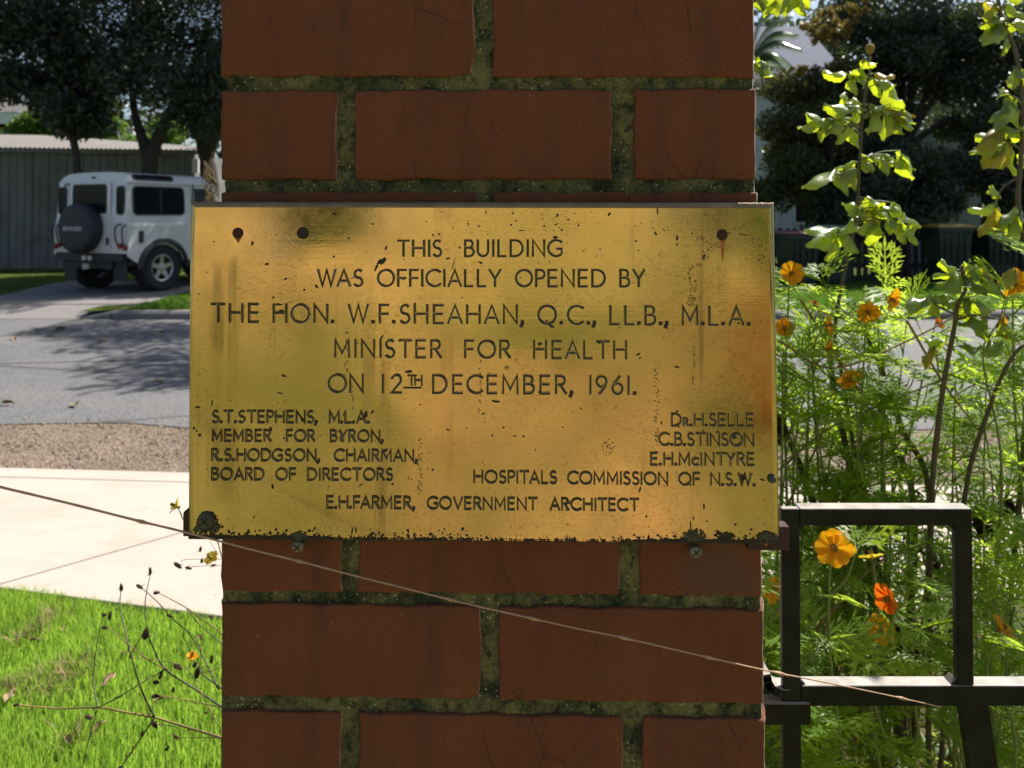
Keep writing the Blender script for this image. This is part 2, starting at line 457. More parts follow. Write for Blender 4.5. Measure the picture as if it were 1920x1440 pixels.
    MT['disc'] = simple('flower_disc', (0.30, 0.22, 0.03), 0.8, 0, 0.5, 300, 0.6)
    MT['dry_stem'] = simple('dry_stem', (0.21, 0.145, 0.055), 0.75, 0, 0.4, 60)
    MT['dry_dark'] = simple('dry_seed', (0.050, 0.026, 0.018), 0.9, 0, 0.5, 90, 0.5)
    MT['dry_leaf'] = simple('dry_leaf', (0.26, 0.185, 0.095), 0.85, 0, 0.5, 50)
    MT['twine'] = simple('tan_twig', (0.42, 0.28, 0.17), 0.7, 0, 0.35, 90, 0.5)
    # car
    m = Mat('white_car_paint', 0.32, spec=0.5)
    m.base(m.mix(m.noise(2.5, 4), (0.56, 0.575, 0.60), (0.64, 0.655, 0.675)))
    m.b.inputs['Coat Weight'].default_value = 0.4; m.b.inputs['Coat Roughness'].default_value = 0.12
    MT['paint'] = m.m
    m = Mat('car_glass', 0.06, spec=0.12); m.base(m.mix(m.noise(3, 3), (0.004, 0.006, 0.008), (0.016, 0.02, 0.024))); MT['glass'] = m.m
    MT['rubber'] = simple('tyre_rubber', (0.020, 0.021, 0.024), 0.85, 0, 0.35, 30, 0.4)
    MT['cover'] = simple('vinyl_wheel_cover', (0.014, 0.018, 0.024), 0.6, 0, 0.3, 8, 0.2)
    MT['black_plastic'] = simple('black_plastic', (0.022, 0.023, 0.026), 0.6, 0, 0.3, 12, 0.2)
    MT['alloy'] = simple('alloy_rim', (0.50, 0.49, 0.50), 0.4, 0.8, 0.15, 12)
    MT['silver'] = simple('silver_lettering', (0.45, 0.47, 0.50), 0.5, 0.0, 0.1, 20)
    MT['redlamp'] = simple('red_lamp_lens', (0.20, 0.012, 0.010), 0.2, 0, 0.2, 20)
    MT['clearlamp'] = simple('clear_lamp_lens', (0.60, 0.58, 0.54), 0.2, 0, 0.1, 20)
    MT['plate'] = simple('plate_white', (0.62, 0.62, 0.60), 0.5, 0, 0.12, 14)
    # buildings
    m = Mat('grey_boards', 0.9, spec=0.2)
    c = m.mix(m.noise(2.5, 5, 0.6, m.co((3, 3, 0.35))), (0.110, 0.12, 0.125), (0.25, 0.255, 0.25))
    m.base(m.mix(m.math('MULTIPLY', m.ramp(m.noise(1.2, 4), [(0.5, 0.0), (0.7, 1.0)]), 0.5), c, (0.075, 0.07, 0.055))); m.bump(m.noise(20, 4, 0.6, m.co((6, 6, 0.3))), 0.4, 0.004)
    MT['boards'] = m.m
    MT['roofsheet'] = simple('weathered_roof_sheet', (0.125, 0.115, 0.105), 0.7, 0, 0.45, 2.5, 0.3)
    MT['whitewall'] = simple('white_weatherboard', (0.62, 0.63, 0.64), 0.7, 0, 0.08, 2)
    MT['fascia'] = simple('white_fascia', (0.75, 0.75, 0.74), 0.6, 0, 0.06, 2)
    MT['brownwall'] = simple('brown_brick_wall', (0.16, 0.085, 0.055), 0.9, 0, 0.4, 8)
    MT['blueroof'] = simple('blue_grey_roof', (0.10, 0.115, 0.17), 0.9, 0, 0.15, 3)
    MT['fence'] = simple('dark_stained_timber', (0.030, 0.026, 0.024), 0.85, 0, 0.45, 6, 0.4)
    MT['bin'] = simple('dark_green_plastic', (0.012, 0.030, 0.026), 0.5, 0, 0.3, 5)
    MT['lid_red'] = simple('red_lid', (0.10, 0.012, 0.016), 0.5, 0, 0.2, 5)
    MT['lid_yellow'] = simple('yellow_lid', (0.30, 0.19, 0.04), 0.5, 0, 0.2, 5)
    MT['lid_green'] = simple('teal_lid', (0.012, 0.10, 0.08), 0.5, 0, 0.2, 5)
    m = Mat('hospital_brick', 0.9, spec=0.2)
    br = m.n('TexBrick'); br.inputs['Scale'].default_value = 4.2
    br.inputs['Color1'].default_value = (0.60, 0.45, 0.24, 1); br.inputs['Color2'].default_value = (0.66, 0.52, 0.30, 1); br.inputs['Mortar'].default_value = (0.42, 0.36, 0.27, 1)
    m.nt.links.new(m.co((1, 1, 1), rot=(R(90), 0, 0)), br.inputs['Vector'])
    m.base(br.outputs['Color'])
    MT['hospital'] = m.m
    m = Mat('terracotta_forecourt', 0.9, spec=0.2)
    a = m.ramp(m.noise(0.75, 3, 0.5), [(0.42, 0.0), (0.56, 1.0)]); b2 = m.ramp(m.noise(1.6, 3, 0.5, m.co((1, .5, 1))), [(0.46, 0.0), (0.60, 1.0)])
    c = m.mix(a, (0.135, 0.135, 0.055), (0.26, 0.225, 0.095))
    m.base(m.mix(m.math('MULTIPLY', b2, 0.8), c, (0.17, 0.175, 0.075)))
    MT['forecourt'] = m.m
    m = Mat('peach_paving', 0.9, spec=0.2)
    m.base(m.mix(m.ramp(m.noise(1.3, 4, 0.55, m.co((1.6, .7, 1))), [(0.40, 0.0), (0.60, 1.0)]), (0.20, 0.16, 0.085), (0.52, 0.33, 0.20)))
    MT['peach'] = m.m
    MT['terracotta'] = simple('terracotta_clay', (0.52, 0.22, 0.08), 0.85)
build_materials()
# ================================================================== BRICK PILLAR
def lerp(a, b, t): return a + (b - a) * t
def sil_r(y): return 1423 + 22 * y / 1440.0
def sil_l(y): return 411 + 1.5 * y / 1440.0
PIL_D = 0.47
courses = [
    ((-26, -24), (142, 144), [(889, 925)]),
    ((170, 166), (337.5, 336), [(631, 665), (1147, 1189)]),
    ((360, 361), (531, 534), [(895, 925)]),
    ((555, 558), (726, 730), [(640, 672), (1155, 1195)]),
    ((750, 754), (918, 924), [(898, 930)]),
    ((941, 949), (1109, 1119), [(640, 672), (1162, 1200)]),
    ((1131, 1144), (1305, 1321), [(901, 935)]),
    ((1333, 1349), (1502, 1520), [(639, 673), (1168, 1205)]),
]
def frow(c, gx):
    """a course -> list of bricks with corner (u,z): TL TR BR BL"""
    (tl, tr), (bl, br), js = c
    def yt(x): return lerp(tl, tr, (x - 411) / 1020)
    def yb(x): return lerp(bl, br, (x - 411) / 1020)
    xs = [(sil_l, False)]
    out = []
    edges = []
    left = None
    spans = []
    prev = 'L'
    for a, b in js:
        spans.append((prev, a)); prev = b
    spans.append((prev, 'R'))
    for a, b in spans:
        ym = (tl + bl) / 2
        xa = sil_l(ym) if a == 'L' else a
        xb = sil_r(ym) if b == 'R' else b
        out.append(([face(xa, yt(xa)), face(xb, yt(xb)), face(xb, yb(xb)), face(xa, yb(xa))], a == 'L', b == 'R'))
    return out
def brick_front(mb, q, isl, isr):
    TL, TR, BR, BL = [Vector(p) for p in q]
    w = (TR - TL).length; h = (TL - BL).length
    rl = 0.005 if isl else 0.0022
    rr = 0.0056 if isr else 0.0022
    rv = 0.0020
    nx = max(6, int(w / 0.012)); nz = 8
    us = [0, .25*rl, .6*rl, rl] + [lerp(rl, w - rr, i / nx) for i in range(1, nx)] + [w - rr, w - .72*rr, w - .45*rr, w - .22*rr, w - .07*rr, w]
    vs = [0, .3*rv, rv] + [lerp(rv, h - rv, i / nz) for i in range(1, nz)] + [h - rv, h - .3*rv, h]
    chips = []
    for cx in (0, 1):
        for cz in (0, 1):
            if random.random() < 0.10 and not ((cx == 0 and isl) or (cx == 1 and isr)):
                chips.append((cx * w, cz * h, random.uniform(.003, .005)))
    ph = [random.uniform(0, 6.28) for _ in range(8)]
    def prof(d, r): return 0.0 if d >= r else r - math.sqrt(max(0, r*r - (r - d)**2))
    V = []
    for j, v in enumerate(vs):
        for i, u in enumerate(us):
            y = prof(u, rl) + (prof(w - u, rr) if not isr else float(np.interp(w - u, [0, .0006, .0013, .0028, .0043, .0056], [.020, .016, .0125, .0065, .0018, 0]))) + prof(v, rv) + prof(h - v, rv)
            y += 0.0004 * math.sin(u * 60 + ph[0]) * math.sin(v * 80 + ph[1])
            uu, vv = u, v
            # uneven arris
            ez = 0.0007 * math.sin(u * 95 + ph[2]) + 0.0006 * math.sin(u * 230 + ph[3]) + random.uniform(-.0003, .0003)
            ex = 0.0006 * math.sin(v * 110 + ph[4]) + 0.0005 * math.sin(v * 260 + ph[5]) + random.uniform(-.0003, .0003)
            fz = max(0, 1 - min(v, h - v) / .006); fx = max(0, 1 - min(u, w - u) / .006)
            vv += ez * fz; uu += ex * fx
            for (cx, cz, cr) in chips:
                d = math.hypot(u - cx, v - cz)
                if d < cr * 1.6:
                    k = (1 - d / (cr * 1.6)) * cr * 0.75
                    uu += k if cx == 0 else -k
                    vv += k if cz == 0 else -k
                    y += k * .4
            p = TL.lerp(TR, uu / w).lerp(BL.lerp(BR, uu / w), vv / h)
            V.append((p.x, y, p.y))
    NX = len(us); NZ = len(vs)
    Fq = [[j*NX + i, (j+1)*NX + i, (j+1)*NX + i + 1, j*NX + i + 1] for j in range(NZ - 1) for i in range(NX - 1)]
    # sides to the depth of the brick
    loop = [i for i in range(NX)] + [j*NX + NX - 1 for j in range(1, NZ)] + [(NZ-1)*NX + i for i in range(NX - 2, -1, -1)] + [j*NX for j in range(NZ - 2, 0, -1)]
    b0 = len(V)
    for k in loop:
        x, y, z = V[k]; V.append((x, 0.108, z))
    n = len(loop)
    Fq += [[loop[k], loop[(k+1) % n], b0 + (k+1) % n, b0 + k] for k in range(n)]
    mb.add(V, Fq)

def build_pillar():
    root = empty('brick_pillar', FO, -EPS, 'square red brick pillar with mossy green mortar joints carrying the brass plaque', 'pillar')
    mb = MB()
    # courses of the table, then regular ones above and below
    rows = []
    for c in courses: rows.append(frow(c, 0))
    z_top = rows[0][0][0][0][1]; z_bot = rows[-1][0][0][3][1]
    pitch = 0.0895
    uL = rows[3][0][0][0][0]; uR = rows[3][-1][0][1][0]
    def reg(z0, z1, odd):
        js = [((uL + uR)/2 - .007, (uL + uR)/2 + .007)] if odd else [(uL + (uR-uL)*.225 - .0, uL + (uR-uL)*.225 + .015), (uL + (uR-uL)*.74, uL + (uR-uL)*.74 + .016)]
        sp = []; pv = uL
        for a, b in js: sp.append((pv, a)); pv = b
        sp.append((pv, uR))
        return [([(a, z1), (b, z1), (b, z0), (a, z0)], i == 0, i == len(sp) - 1) for i, (a, b) in enumerate(sp)]
    z = z_top + 0.0125; odd = False
    while z < 1.95:
        rows.append(reg(z, z + pitch - .0125, odd)); odd = not odd; z += pitch
    ztop = z - .0125
    z = z_bot - 0.0125; odd = True
    while z > 0.0:
        rows.append(reg(max(0.0, z - pitch + .0125), z, odd)); odd = not odd; z -= pitch
    for k, row in enumerate(rows):
        for q, a, b in row: brick_front(mb, q, a, b)
        z0 = min(row[0][0][3][1], row[0][0][2][1]); z1 = row[0][0][0][1]
        ul = row[0][0][0][0]; ur = row[-1][0][1][0]
        cut = (0.12, 0.225) if k % 2 else (0.12, 0.34)
        for x0, x1 in ((ul, ul + .105), (ur - .105, ur)):
            mb.box(x0, x1, 0.12, cut[1], z0, z1); mb.box(x0, x1, cut[1] + .012, 0.352, z0, z1) if cut[1] < .33 else None
        xm = (ul + ur)/2
        mb.box(ul, xm - .006, 0.364, PIL_D, z0, z1); mb.box(xm + .006, ur, 0.364, PIL_D, z0, z1)
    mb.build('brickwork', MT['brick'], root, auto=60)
    # mortar: a core with a rough skin in front and on both flanks
    v = []; f = []
    def skin(P, nu, nz, nrm):
        b = len(v)
        for j in range(nz + 1):
            for i in range(nu + 1):
                v.append(P(i / nu, j / nz))
        for j in range(nz):
            for i in range(nu):
                q = [b + j*(nu+1) + i, b + j*(nu+1) + i + 1, b + (j+1)*(nu+1) + i + 1, b + (j+1)*(nu+1) + i]
                f.append(q)
    from mathutils import noise as NS
    def dsp(x, y, z): return 0.0016 * NS.noise((x*55, y*55, z*55)) + 0.0011 * NS.noise((x*170, y*170, z*170)) + 0.0007 * NS.noise((x*420, y*420, z*420))
    L = uL + .0035
    def edge_r(z): return lerp(face(sil_r(1440), 1440)[0], face(sil_r(0), 0)[0], (z - .92) / .7) - .0012
    zs, ze = 0.86, 1.68
    def Pf(a, b):
        z = lerp(zs, ze, b); Rr = edge_r(z); x = lerp(L, Rr, a)
        y = 0.0030 + dsp(x, 0, z) + 0.014 * max(0, 1 - (Rr - x) / .005)
        return (x, y, z)
    skin(Pf, 190, 330, 0)
    def Pr(a, b):
        z = lerp(zs, ze, b); y = lerp(0.017, PIL_D - .004, a); return (edge_r(z) + dsp(.3, y, z), y, z)
    skin(Pr, 60, 200, 0)
    def Pl(a, b):
        z = lerp(zs, ze, b); y = lerp(PIL_D - .004, 0.004, a); return (L + dsp(.6, y, z), y, z)
    skin(Pl, 60, 200, 0)
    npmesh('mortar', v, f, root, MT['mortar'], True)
    c = MB()
    c.box(L, edge_r(.5), .0035, PIL_D - .004, 0, zs); c.box(L, edge_r(1.7), .0035, PIL_D - .004, ze, ztop - .002)
    c.box(L, edge_r(.9) - .004, PIL_D - .006, PIL_D - .003, zs, ze)
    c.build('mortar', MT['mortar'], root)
    cp = MB(); cp.box(uL - .02, uR + .02, -.02, PIL_D + .02, ztop, ztop + .05)
    cp.build('capping', MT['kerb'], root, bevel=.006)
    return root
pillar = build_pillar()

# ================================================================== PLAQUE
OFFP = 0.022
PQ = [(355, 378), (1452, 380), (1463, 1022), (352, 1013)]
pq = [face(x, y, OFFP) for x, y in PQ]
PB = Vector(((pq[2][0] + pq[3][0]) / 2, -OFFP + .006, min(pq[2][1], pq[3][1])))
wl = FO + U * PB.x - NV * PB.y + Vector((0, 0, PB.z))
plaque = empty('memorial_plaque', wl, -EPS, 'engraved brass opening plaque screwed to the brick pillar', 'plaque')
def put(o):
    o.location = (-PB.x, -PB.y, -PB.z); return o
def sheet(poly, off, mb, mi=0):
    vs = [(u, -off, z) for u, z in poly]
    mb.add(vs, [list(range(len(vs)))], mi)
def build_plate():
    mb = MB()
    q = [Vector(p) for p in pq]
    c = (q[0] + q[1] + q[2] + q[3]) / 4
    def inset(d): # shrink the quad by d
        out = []
        for k in range(4):
            a, b, e = q[k], q[(k+1) % 4], q[(k-1) % 4]
            d1 = (b - a).normalized(); d2 = (e - a).normalized()
            out.append(a + d1*d + d2*d)
        return out
    lev = [(0.0005, OFFP - .006), (0.0, OFFP - .0055), (0.0, OFFP - .0022), (0.0012, OFFP - .0009), (0.0030, OFFP - .0003), (0.0048, OFFP)]
    vs = []
    for d, o in lev:
        vs += [(p.x, -o, p.y) for p in inset(d)]
    fs = [[0, 1, 2, 3]]
    mi = [1]
    for i in range(len(lev) - 1):
        for k in range(4):
            fs.append([i*4+k, i*4+(k+1) % 4, (i+1)*4+(k+1) % 4, (i+1)*4+k])
            mi.append(1 if (k == 0 or (k == 2 and i < 3) or i < 2) else 0)
    mb.add(vs, fs)
    # front face as a slightly uneven grid
    T = inset(0.0048); nx, nz = 90, 54
    b = len(mb.v); g = []
    from mathutils import noise as NS
    for j in range(nz + 1):
        for i in range(nx + 1):
            p = T[0].lerp(T[1], i/nx).lerp(T[3].lerp(T[2], i/nx), j/nz)
            e = min(i, nx - i, j, nz - j) / 6
            wv = 0.00035 * NS.noise((p.x*16, 3.1, p.y*16)) * min(1, e)
            g.append((p.x, -OFFP + wv, p.y))
    gf = [[j*(nx+1)+i, j*(nx+1)+i+1, (j+1)*(nx+1)+i+1, (j+1)*(nx+1)+i] for j in range(nz) for i in range(nx)]
    mb.add(g, gf); mi += [0]*len(gf)
    mb.m = mi
    return put(mb.build('plate', [MT['brass'], MT['edge']], plaque, auto=30))
build_plate()

# ---- single-stroke letters, cap height 1
def arc(cx, cy, rx, ry, a0, a1, n=14):
    return [(cx + rx*math.cos(R(lerp(a0, a1, i/n))), cy + ry*math.sin(R(lerp(a0, a1, i/n)))) for i in range(n + 1)]
def glyphs():
    G = {}
    G['A'] = (.76, [[(0, 0), (.38, 1), (.76, 0)], [(.13, .32), (.63, .32)]])
    G['B'] = (.54, [[(0, .53), (.24, .53)] + arc(.24, .765, .23, .235, -90, 90)[0:] + [(0, 1), (0, 0), (.26, 0)] + arc(.26, .265, .28, .265, -90, 85)[:]])
    G['C'] = (.84, [arc(.5, .5, .5, .5, 47, 313, 24)])
    G['D'] = (.76, [[(0, 0), (0, 1), (.24, 1)] + arc(.26, .5, .5, .5, 90, -90, 20) + [(0, 0)]])
    G['E'] = (.50, [[(.50, 1), (0, 1), (0, 0), (.50, 0)], [(0, .52), (.46, .52)]])
    G['F'] = (.48, [[(.48, 1), (0, 1), (0, 0)], [(0, .5), (.44, .5)]])
    G['G'] = (.88, [arc(.5, .5, .5, .5, 47, 320, 24) + [(.86, .14), (.86, .46), (.56, .46)]])
    G['H'] = (.70, [[(0, 0), (0, 1)], [(.70, 0), (.70, 1)], [(0, .52), (.70, .52)]])
    G['I'] = (.0, [[(0, 0), (0, 1)]])
    G['L'] = (.46, [[(0, 1), (0, 0), (.46, 0)]])
    G['M'] = (.82, [[(0, 0), (.02, 1), (.41, .22), (.80, 1), (.82, 0)]])
    G['N'] = (.72, [[(0, 0), (0, 1), (.72, 0), (.72, 1)]])
    G['O'] = (.98, [arc(.49, .5, .49, .5, 0, 360, 32)])
    G['P'] = (.50, [[(0, 0), (0, 1), (.24, 1)] + arc(.24, .74, .27, .26, 90, -90) + [(0, .48)]])
    G['Q'] = (.98, [arc(.49, .5, .49, .5, 0, 360, 32), [(.42, .12), (.60, -.02), (.72, -.16), (.84, -.16)]])
    G['R'] = (.56, [[(0, 0), (0, 1), (.24, 1)] + arc(.24, .75, .26, .25, 90, -90) + [(0, .5)], [(.22, .5), (.56, 0)]])
    G['S'] = (.50, [arc(.26, .755, .225, .245, 42, 262, 14) + arc(.24, .255, .26, .255, 78, -142, 14)])
    G['T'] = (.70, [[(0, 1), (.70, 1)], [(.35, 1), (.35, 0)]])
    G['U'] = (.66, [[(0, 1), (0, .33)] + arc(.33, .33, .33, .33, 180, 360) + [(.66, 1)]])
    G['V'] = (.72, [[(0, 1), (.36, 0), (.72, 1)]])
    G['W'] = (1.06, [[(0, 1), (.27, 0), (.53, 1), (.79, 0), (1.06, 1)]])
    G['Y'] = (.66, [[(0, 1), (.33, .46), (.66, 1)], [(.33, .46), (.33, 0)]])
    G['1'] = (.0, [[(0, 0), (0, 1)]])
    G['2'] = (.54, [arc(.27, .73, .26, .27, 165, -38, 14) + [(0, 0), (.54, 0)]])
    G['9'] = (.56, [arc(.28, .70, .28, .30, 0, 360, 22), [(.545, .60), (.48, .40), (.16, 0)]])
    G['6'] = (.56, [arc(.28, .30, .28, .30, 0, 360, 22), [(.015, .40), (.08, .60), (.40, 1)]])
    G['.'] = (.06, [[(0, .05), (.06, .05)]])
    G[','] = (.06, [[(.05, .11), (.05, .02), (-.03, -.15)]])
    small = lambda g, k: (g[0]*k, [[(x*k, y*k) for x, y in s] for s in g[1]])
    G['r'] = small(G['R'], .62); G['c'] = small(G['C'], .58)
    G['t'] = small(G['T'], .56); G['h'] = small(G['H'], .56)
    return G
GL = glyphs()
def ribbon(pts, w):
    """polyline -> left/right offsets with mitres"""
    P = [Vector(p) for p in pts]
    closed = (P[0] - P[-1]).length < 1e-6
    L, Rr = [], []
    n = len(P)
    for i, p in enumerate(P):
        if closed and i in (0, n - 1): a, b = P[n-2], P[1]
        else: a, b = P[max(i-1, 0)], P[min(i+1, n-1)]
        d1 = (p - a); d2 = (b - p)
        if d1.length < 1e-9: d1 = d2
        if d2.length < 1e-9: d2 = d1
        d1 = d1.normalized(); d2 = d2.normalized()
        n1 = Vector((-d1.y, d1.x)); n2 = Vector((-d2.y, d2.x))
        mt = n1 + n2
        if mt.length < 1e-6: mt = n1
        mt.normalize()
        k = min(1 / max(mt.dot(n1), .2), 1.9)
        ww = w
        L.append(p + mt * ww/2 * k); Rr.append(p - mt * ww/2 * k)
    if not closed:
        d = (P[0] - P[1]).normalized() * w * .42; L[0] += d*.8; Rr[0] += d
        d = (P[-1] - P[-2]).normalized() * w * .42; L[-1] += d; Rr[-1] += d*.8
    return L, Rr
def layout(text, gap, space):
    x = 0; out = []; prev = None
    for ch in text:
        if ch == ' ': x += space; prev = ' '; continue
        if prev is not None and prev != ' ':
            g = gap
            pr = prev + ch
            if ch in '.,': g = gap * .9
            elif prev in '.,': g = gap * 1.15
            elif prev in 'I1HNMEDBLU' and ch in 'I1HNMEDBRPFKL': g = gap * 1.25
            elif prev in 'OCQGD' and ch in 'OCQG': g = gap * .75
            elif prev in 'TYFPVWA' and ch in 'AYTVW': g = gap * .55
            x += g
        out.append((ch, x)); x += GL[ch][0]; prev = ch
    return out, x
def set_line(mb, text, x0, yb0, x1, yb1, cap0, cap1, sw, mapf, z0=0.0, word=None, jit=.35):
    cap = (cap0 + cap1) / 2
    W = (x1 - x0) / cap
    gap = .22
    _, w0 = layout(text, gap, 0.0)
    ns = text.count(' ')
    if ns:
        gap = word if word else .24
        _, w0 = layout(text, gap, 0.0)
        sp = (W - w0) / ns
    else:
        lo, hi = 0.02, 1.2
        for _ in range(40):
            gap = (lo + hi) / 2
            if layout(text, gap, 0)[1] < W: lo = gap
            else: hi = gap
        sp = 0
    out, _ = layout(text, gap, sp)
    for ci, (ch, gx) in enumerate(out):
        for si, st in enumerate(GL[ch][1]):
            dot = ch in '.,'
            Lp, Rp = ribbon([(x + gx, y) for x, y in st], (sw * (1.40 if dot else random.uniform(.88, 1.0))) / cap)
            vs = []
            for q in (Lp, Rp):
                for p in q:
                    t = p.x / W
                    px = x0 + p.x * cap + random.uniform(-jit, jit)*.5; py = lerp(yb0, yb1, t) - p.y * lerp(cap0, cap1, t) + random.uniform(-jit, jit)*.5
                    vs.append(mapf(px, py, z0 + .00004 * si))
            n = len(Lp)
            mb.add(vs, [[i, i+1, n+i+1, n+i] for i in range(n - 1)])
            if dot: continue
            # cut walls: bright metal slopes running down into the dark floor of the stroke
            base = [(x + gx, y) for x, y in st]
            Li, Ri = ribbon(base, sw*.74/cap); Lo, Ro = ribbon(base, sw*1.12/cap)
            for A, B in ((Li, Lo), (Ri, Ro)):
                vs = []
                for q, hh in ((A, .00003), (B, .00026)):
                    for p in q:
                        t = p.x / W
                        vs.append(mapf(x0 + p.x*cap, lerp(yb0, yb1, t) - p.y*lerp(cap0, cap1, t), z0 + .00005*si + hh))
                mb.add(vs, [[i, i+1, n+i+1, n+i] for i in range(n - 1)], 1)
def pmap(extra):
    def f(px, py, h):
        o = OFFP + extra + h
        u, z = face(px, py, o)
        return (u, -o, z)
    return f
def build_text():
    mb = MB(); mp = pmap(.00045)
    T = [
        ("THIS BUILDING", 746, 480, 1054, 480, 29, 30, 4.5, .26),
        ("WAS OFFICIALLY OPENED BY", 596, 536, 1208, 537, 30, 31, 4.5, .26),
        ("THE HON. W.F.SHEAHAN, Q.C., LL.B., M.L.A.", 397, 603, 1405, 609, 33, 34, 4.8, .30),
        ("MINISTER FOR HEALTH", 628, 669, 1174, 672, 32, 32, 4.8, .30),
        ("1961.", 1107, 738, 1191, 739, 33, 33, 4.8, .30),
        ("DECEMBER,", 812, 736.5, 1072, 738, 33, 33, 4.8, .30),
        ("12", 718, 736, 752, 736, 33, 33, 4.8, .30),
        ("ON", 616, 735, 680, 735.5, 33, 33, 4.8, .30),
        ("S.T.STEPHENS, M.L.A.", 398, 792, 691, 793, 21.5, 21.5, 4.0, .24),
        ("MEMBER FOR BYRON,", 398, 827, 717, 828, 20.5, 20.5, 4.0, .25),
        ("R.S.HODGSON, CHAIRMAN,", 397, 863.5, 781, 865, 21, 21, 4.0, .26),
        ("BOARD OF DIRECTORS", 397, 899.5, 735, 900.5, 21, 21, 4.0, .25),
        ("Dr.H.SELLE", 1260, 798, 1411, 798.5, 22, 22, 4.0, None),
        ("C.B.STINSON", 1236, 834.5, 1413, 836, 22.5, 22.5, 4.0, None),
        ("E.H.McINTYRE", 1221, 871.5, 1413, 872.5, 22, 22, 4.0, None),
        ("HOSPITALS COMMISSION OF N.S.W.", 889, 905, 1415, 910.5, 22, 22, 4.0, .25),
        ("E.H.FARMER, GOVERNMENT ARCHITECT", 613, 952.5, 1197, 957.5, 21.5, 21.5, 4.0, .25),
    ]
    for t, x0, y0, x1, y1, c0, c1, sw, wd in T:
        set_line(mb, t, x0, y0, x1, y1, c0, c1, sw, mp, 0, wd)
    set_line(mb, "TH", 765, 722, 789, 722.5, 18, 18, 3.4, mp)
    for a, b in (((757, 727), (789, 727)),):
        Lp, Rp = ribbon([a, b], 3.2)
        mb.add([mp(p.x, p.y, 0) for p in Lp + Rp], [[0, 1, 3, 2]])
    put(mb.build('inscription', [MT['engrave'], MT['brass']], plaque))
build_text()

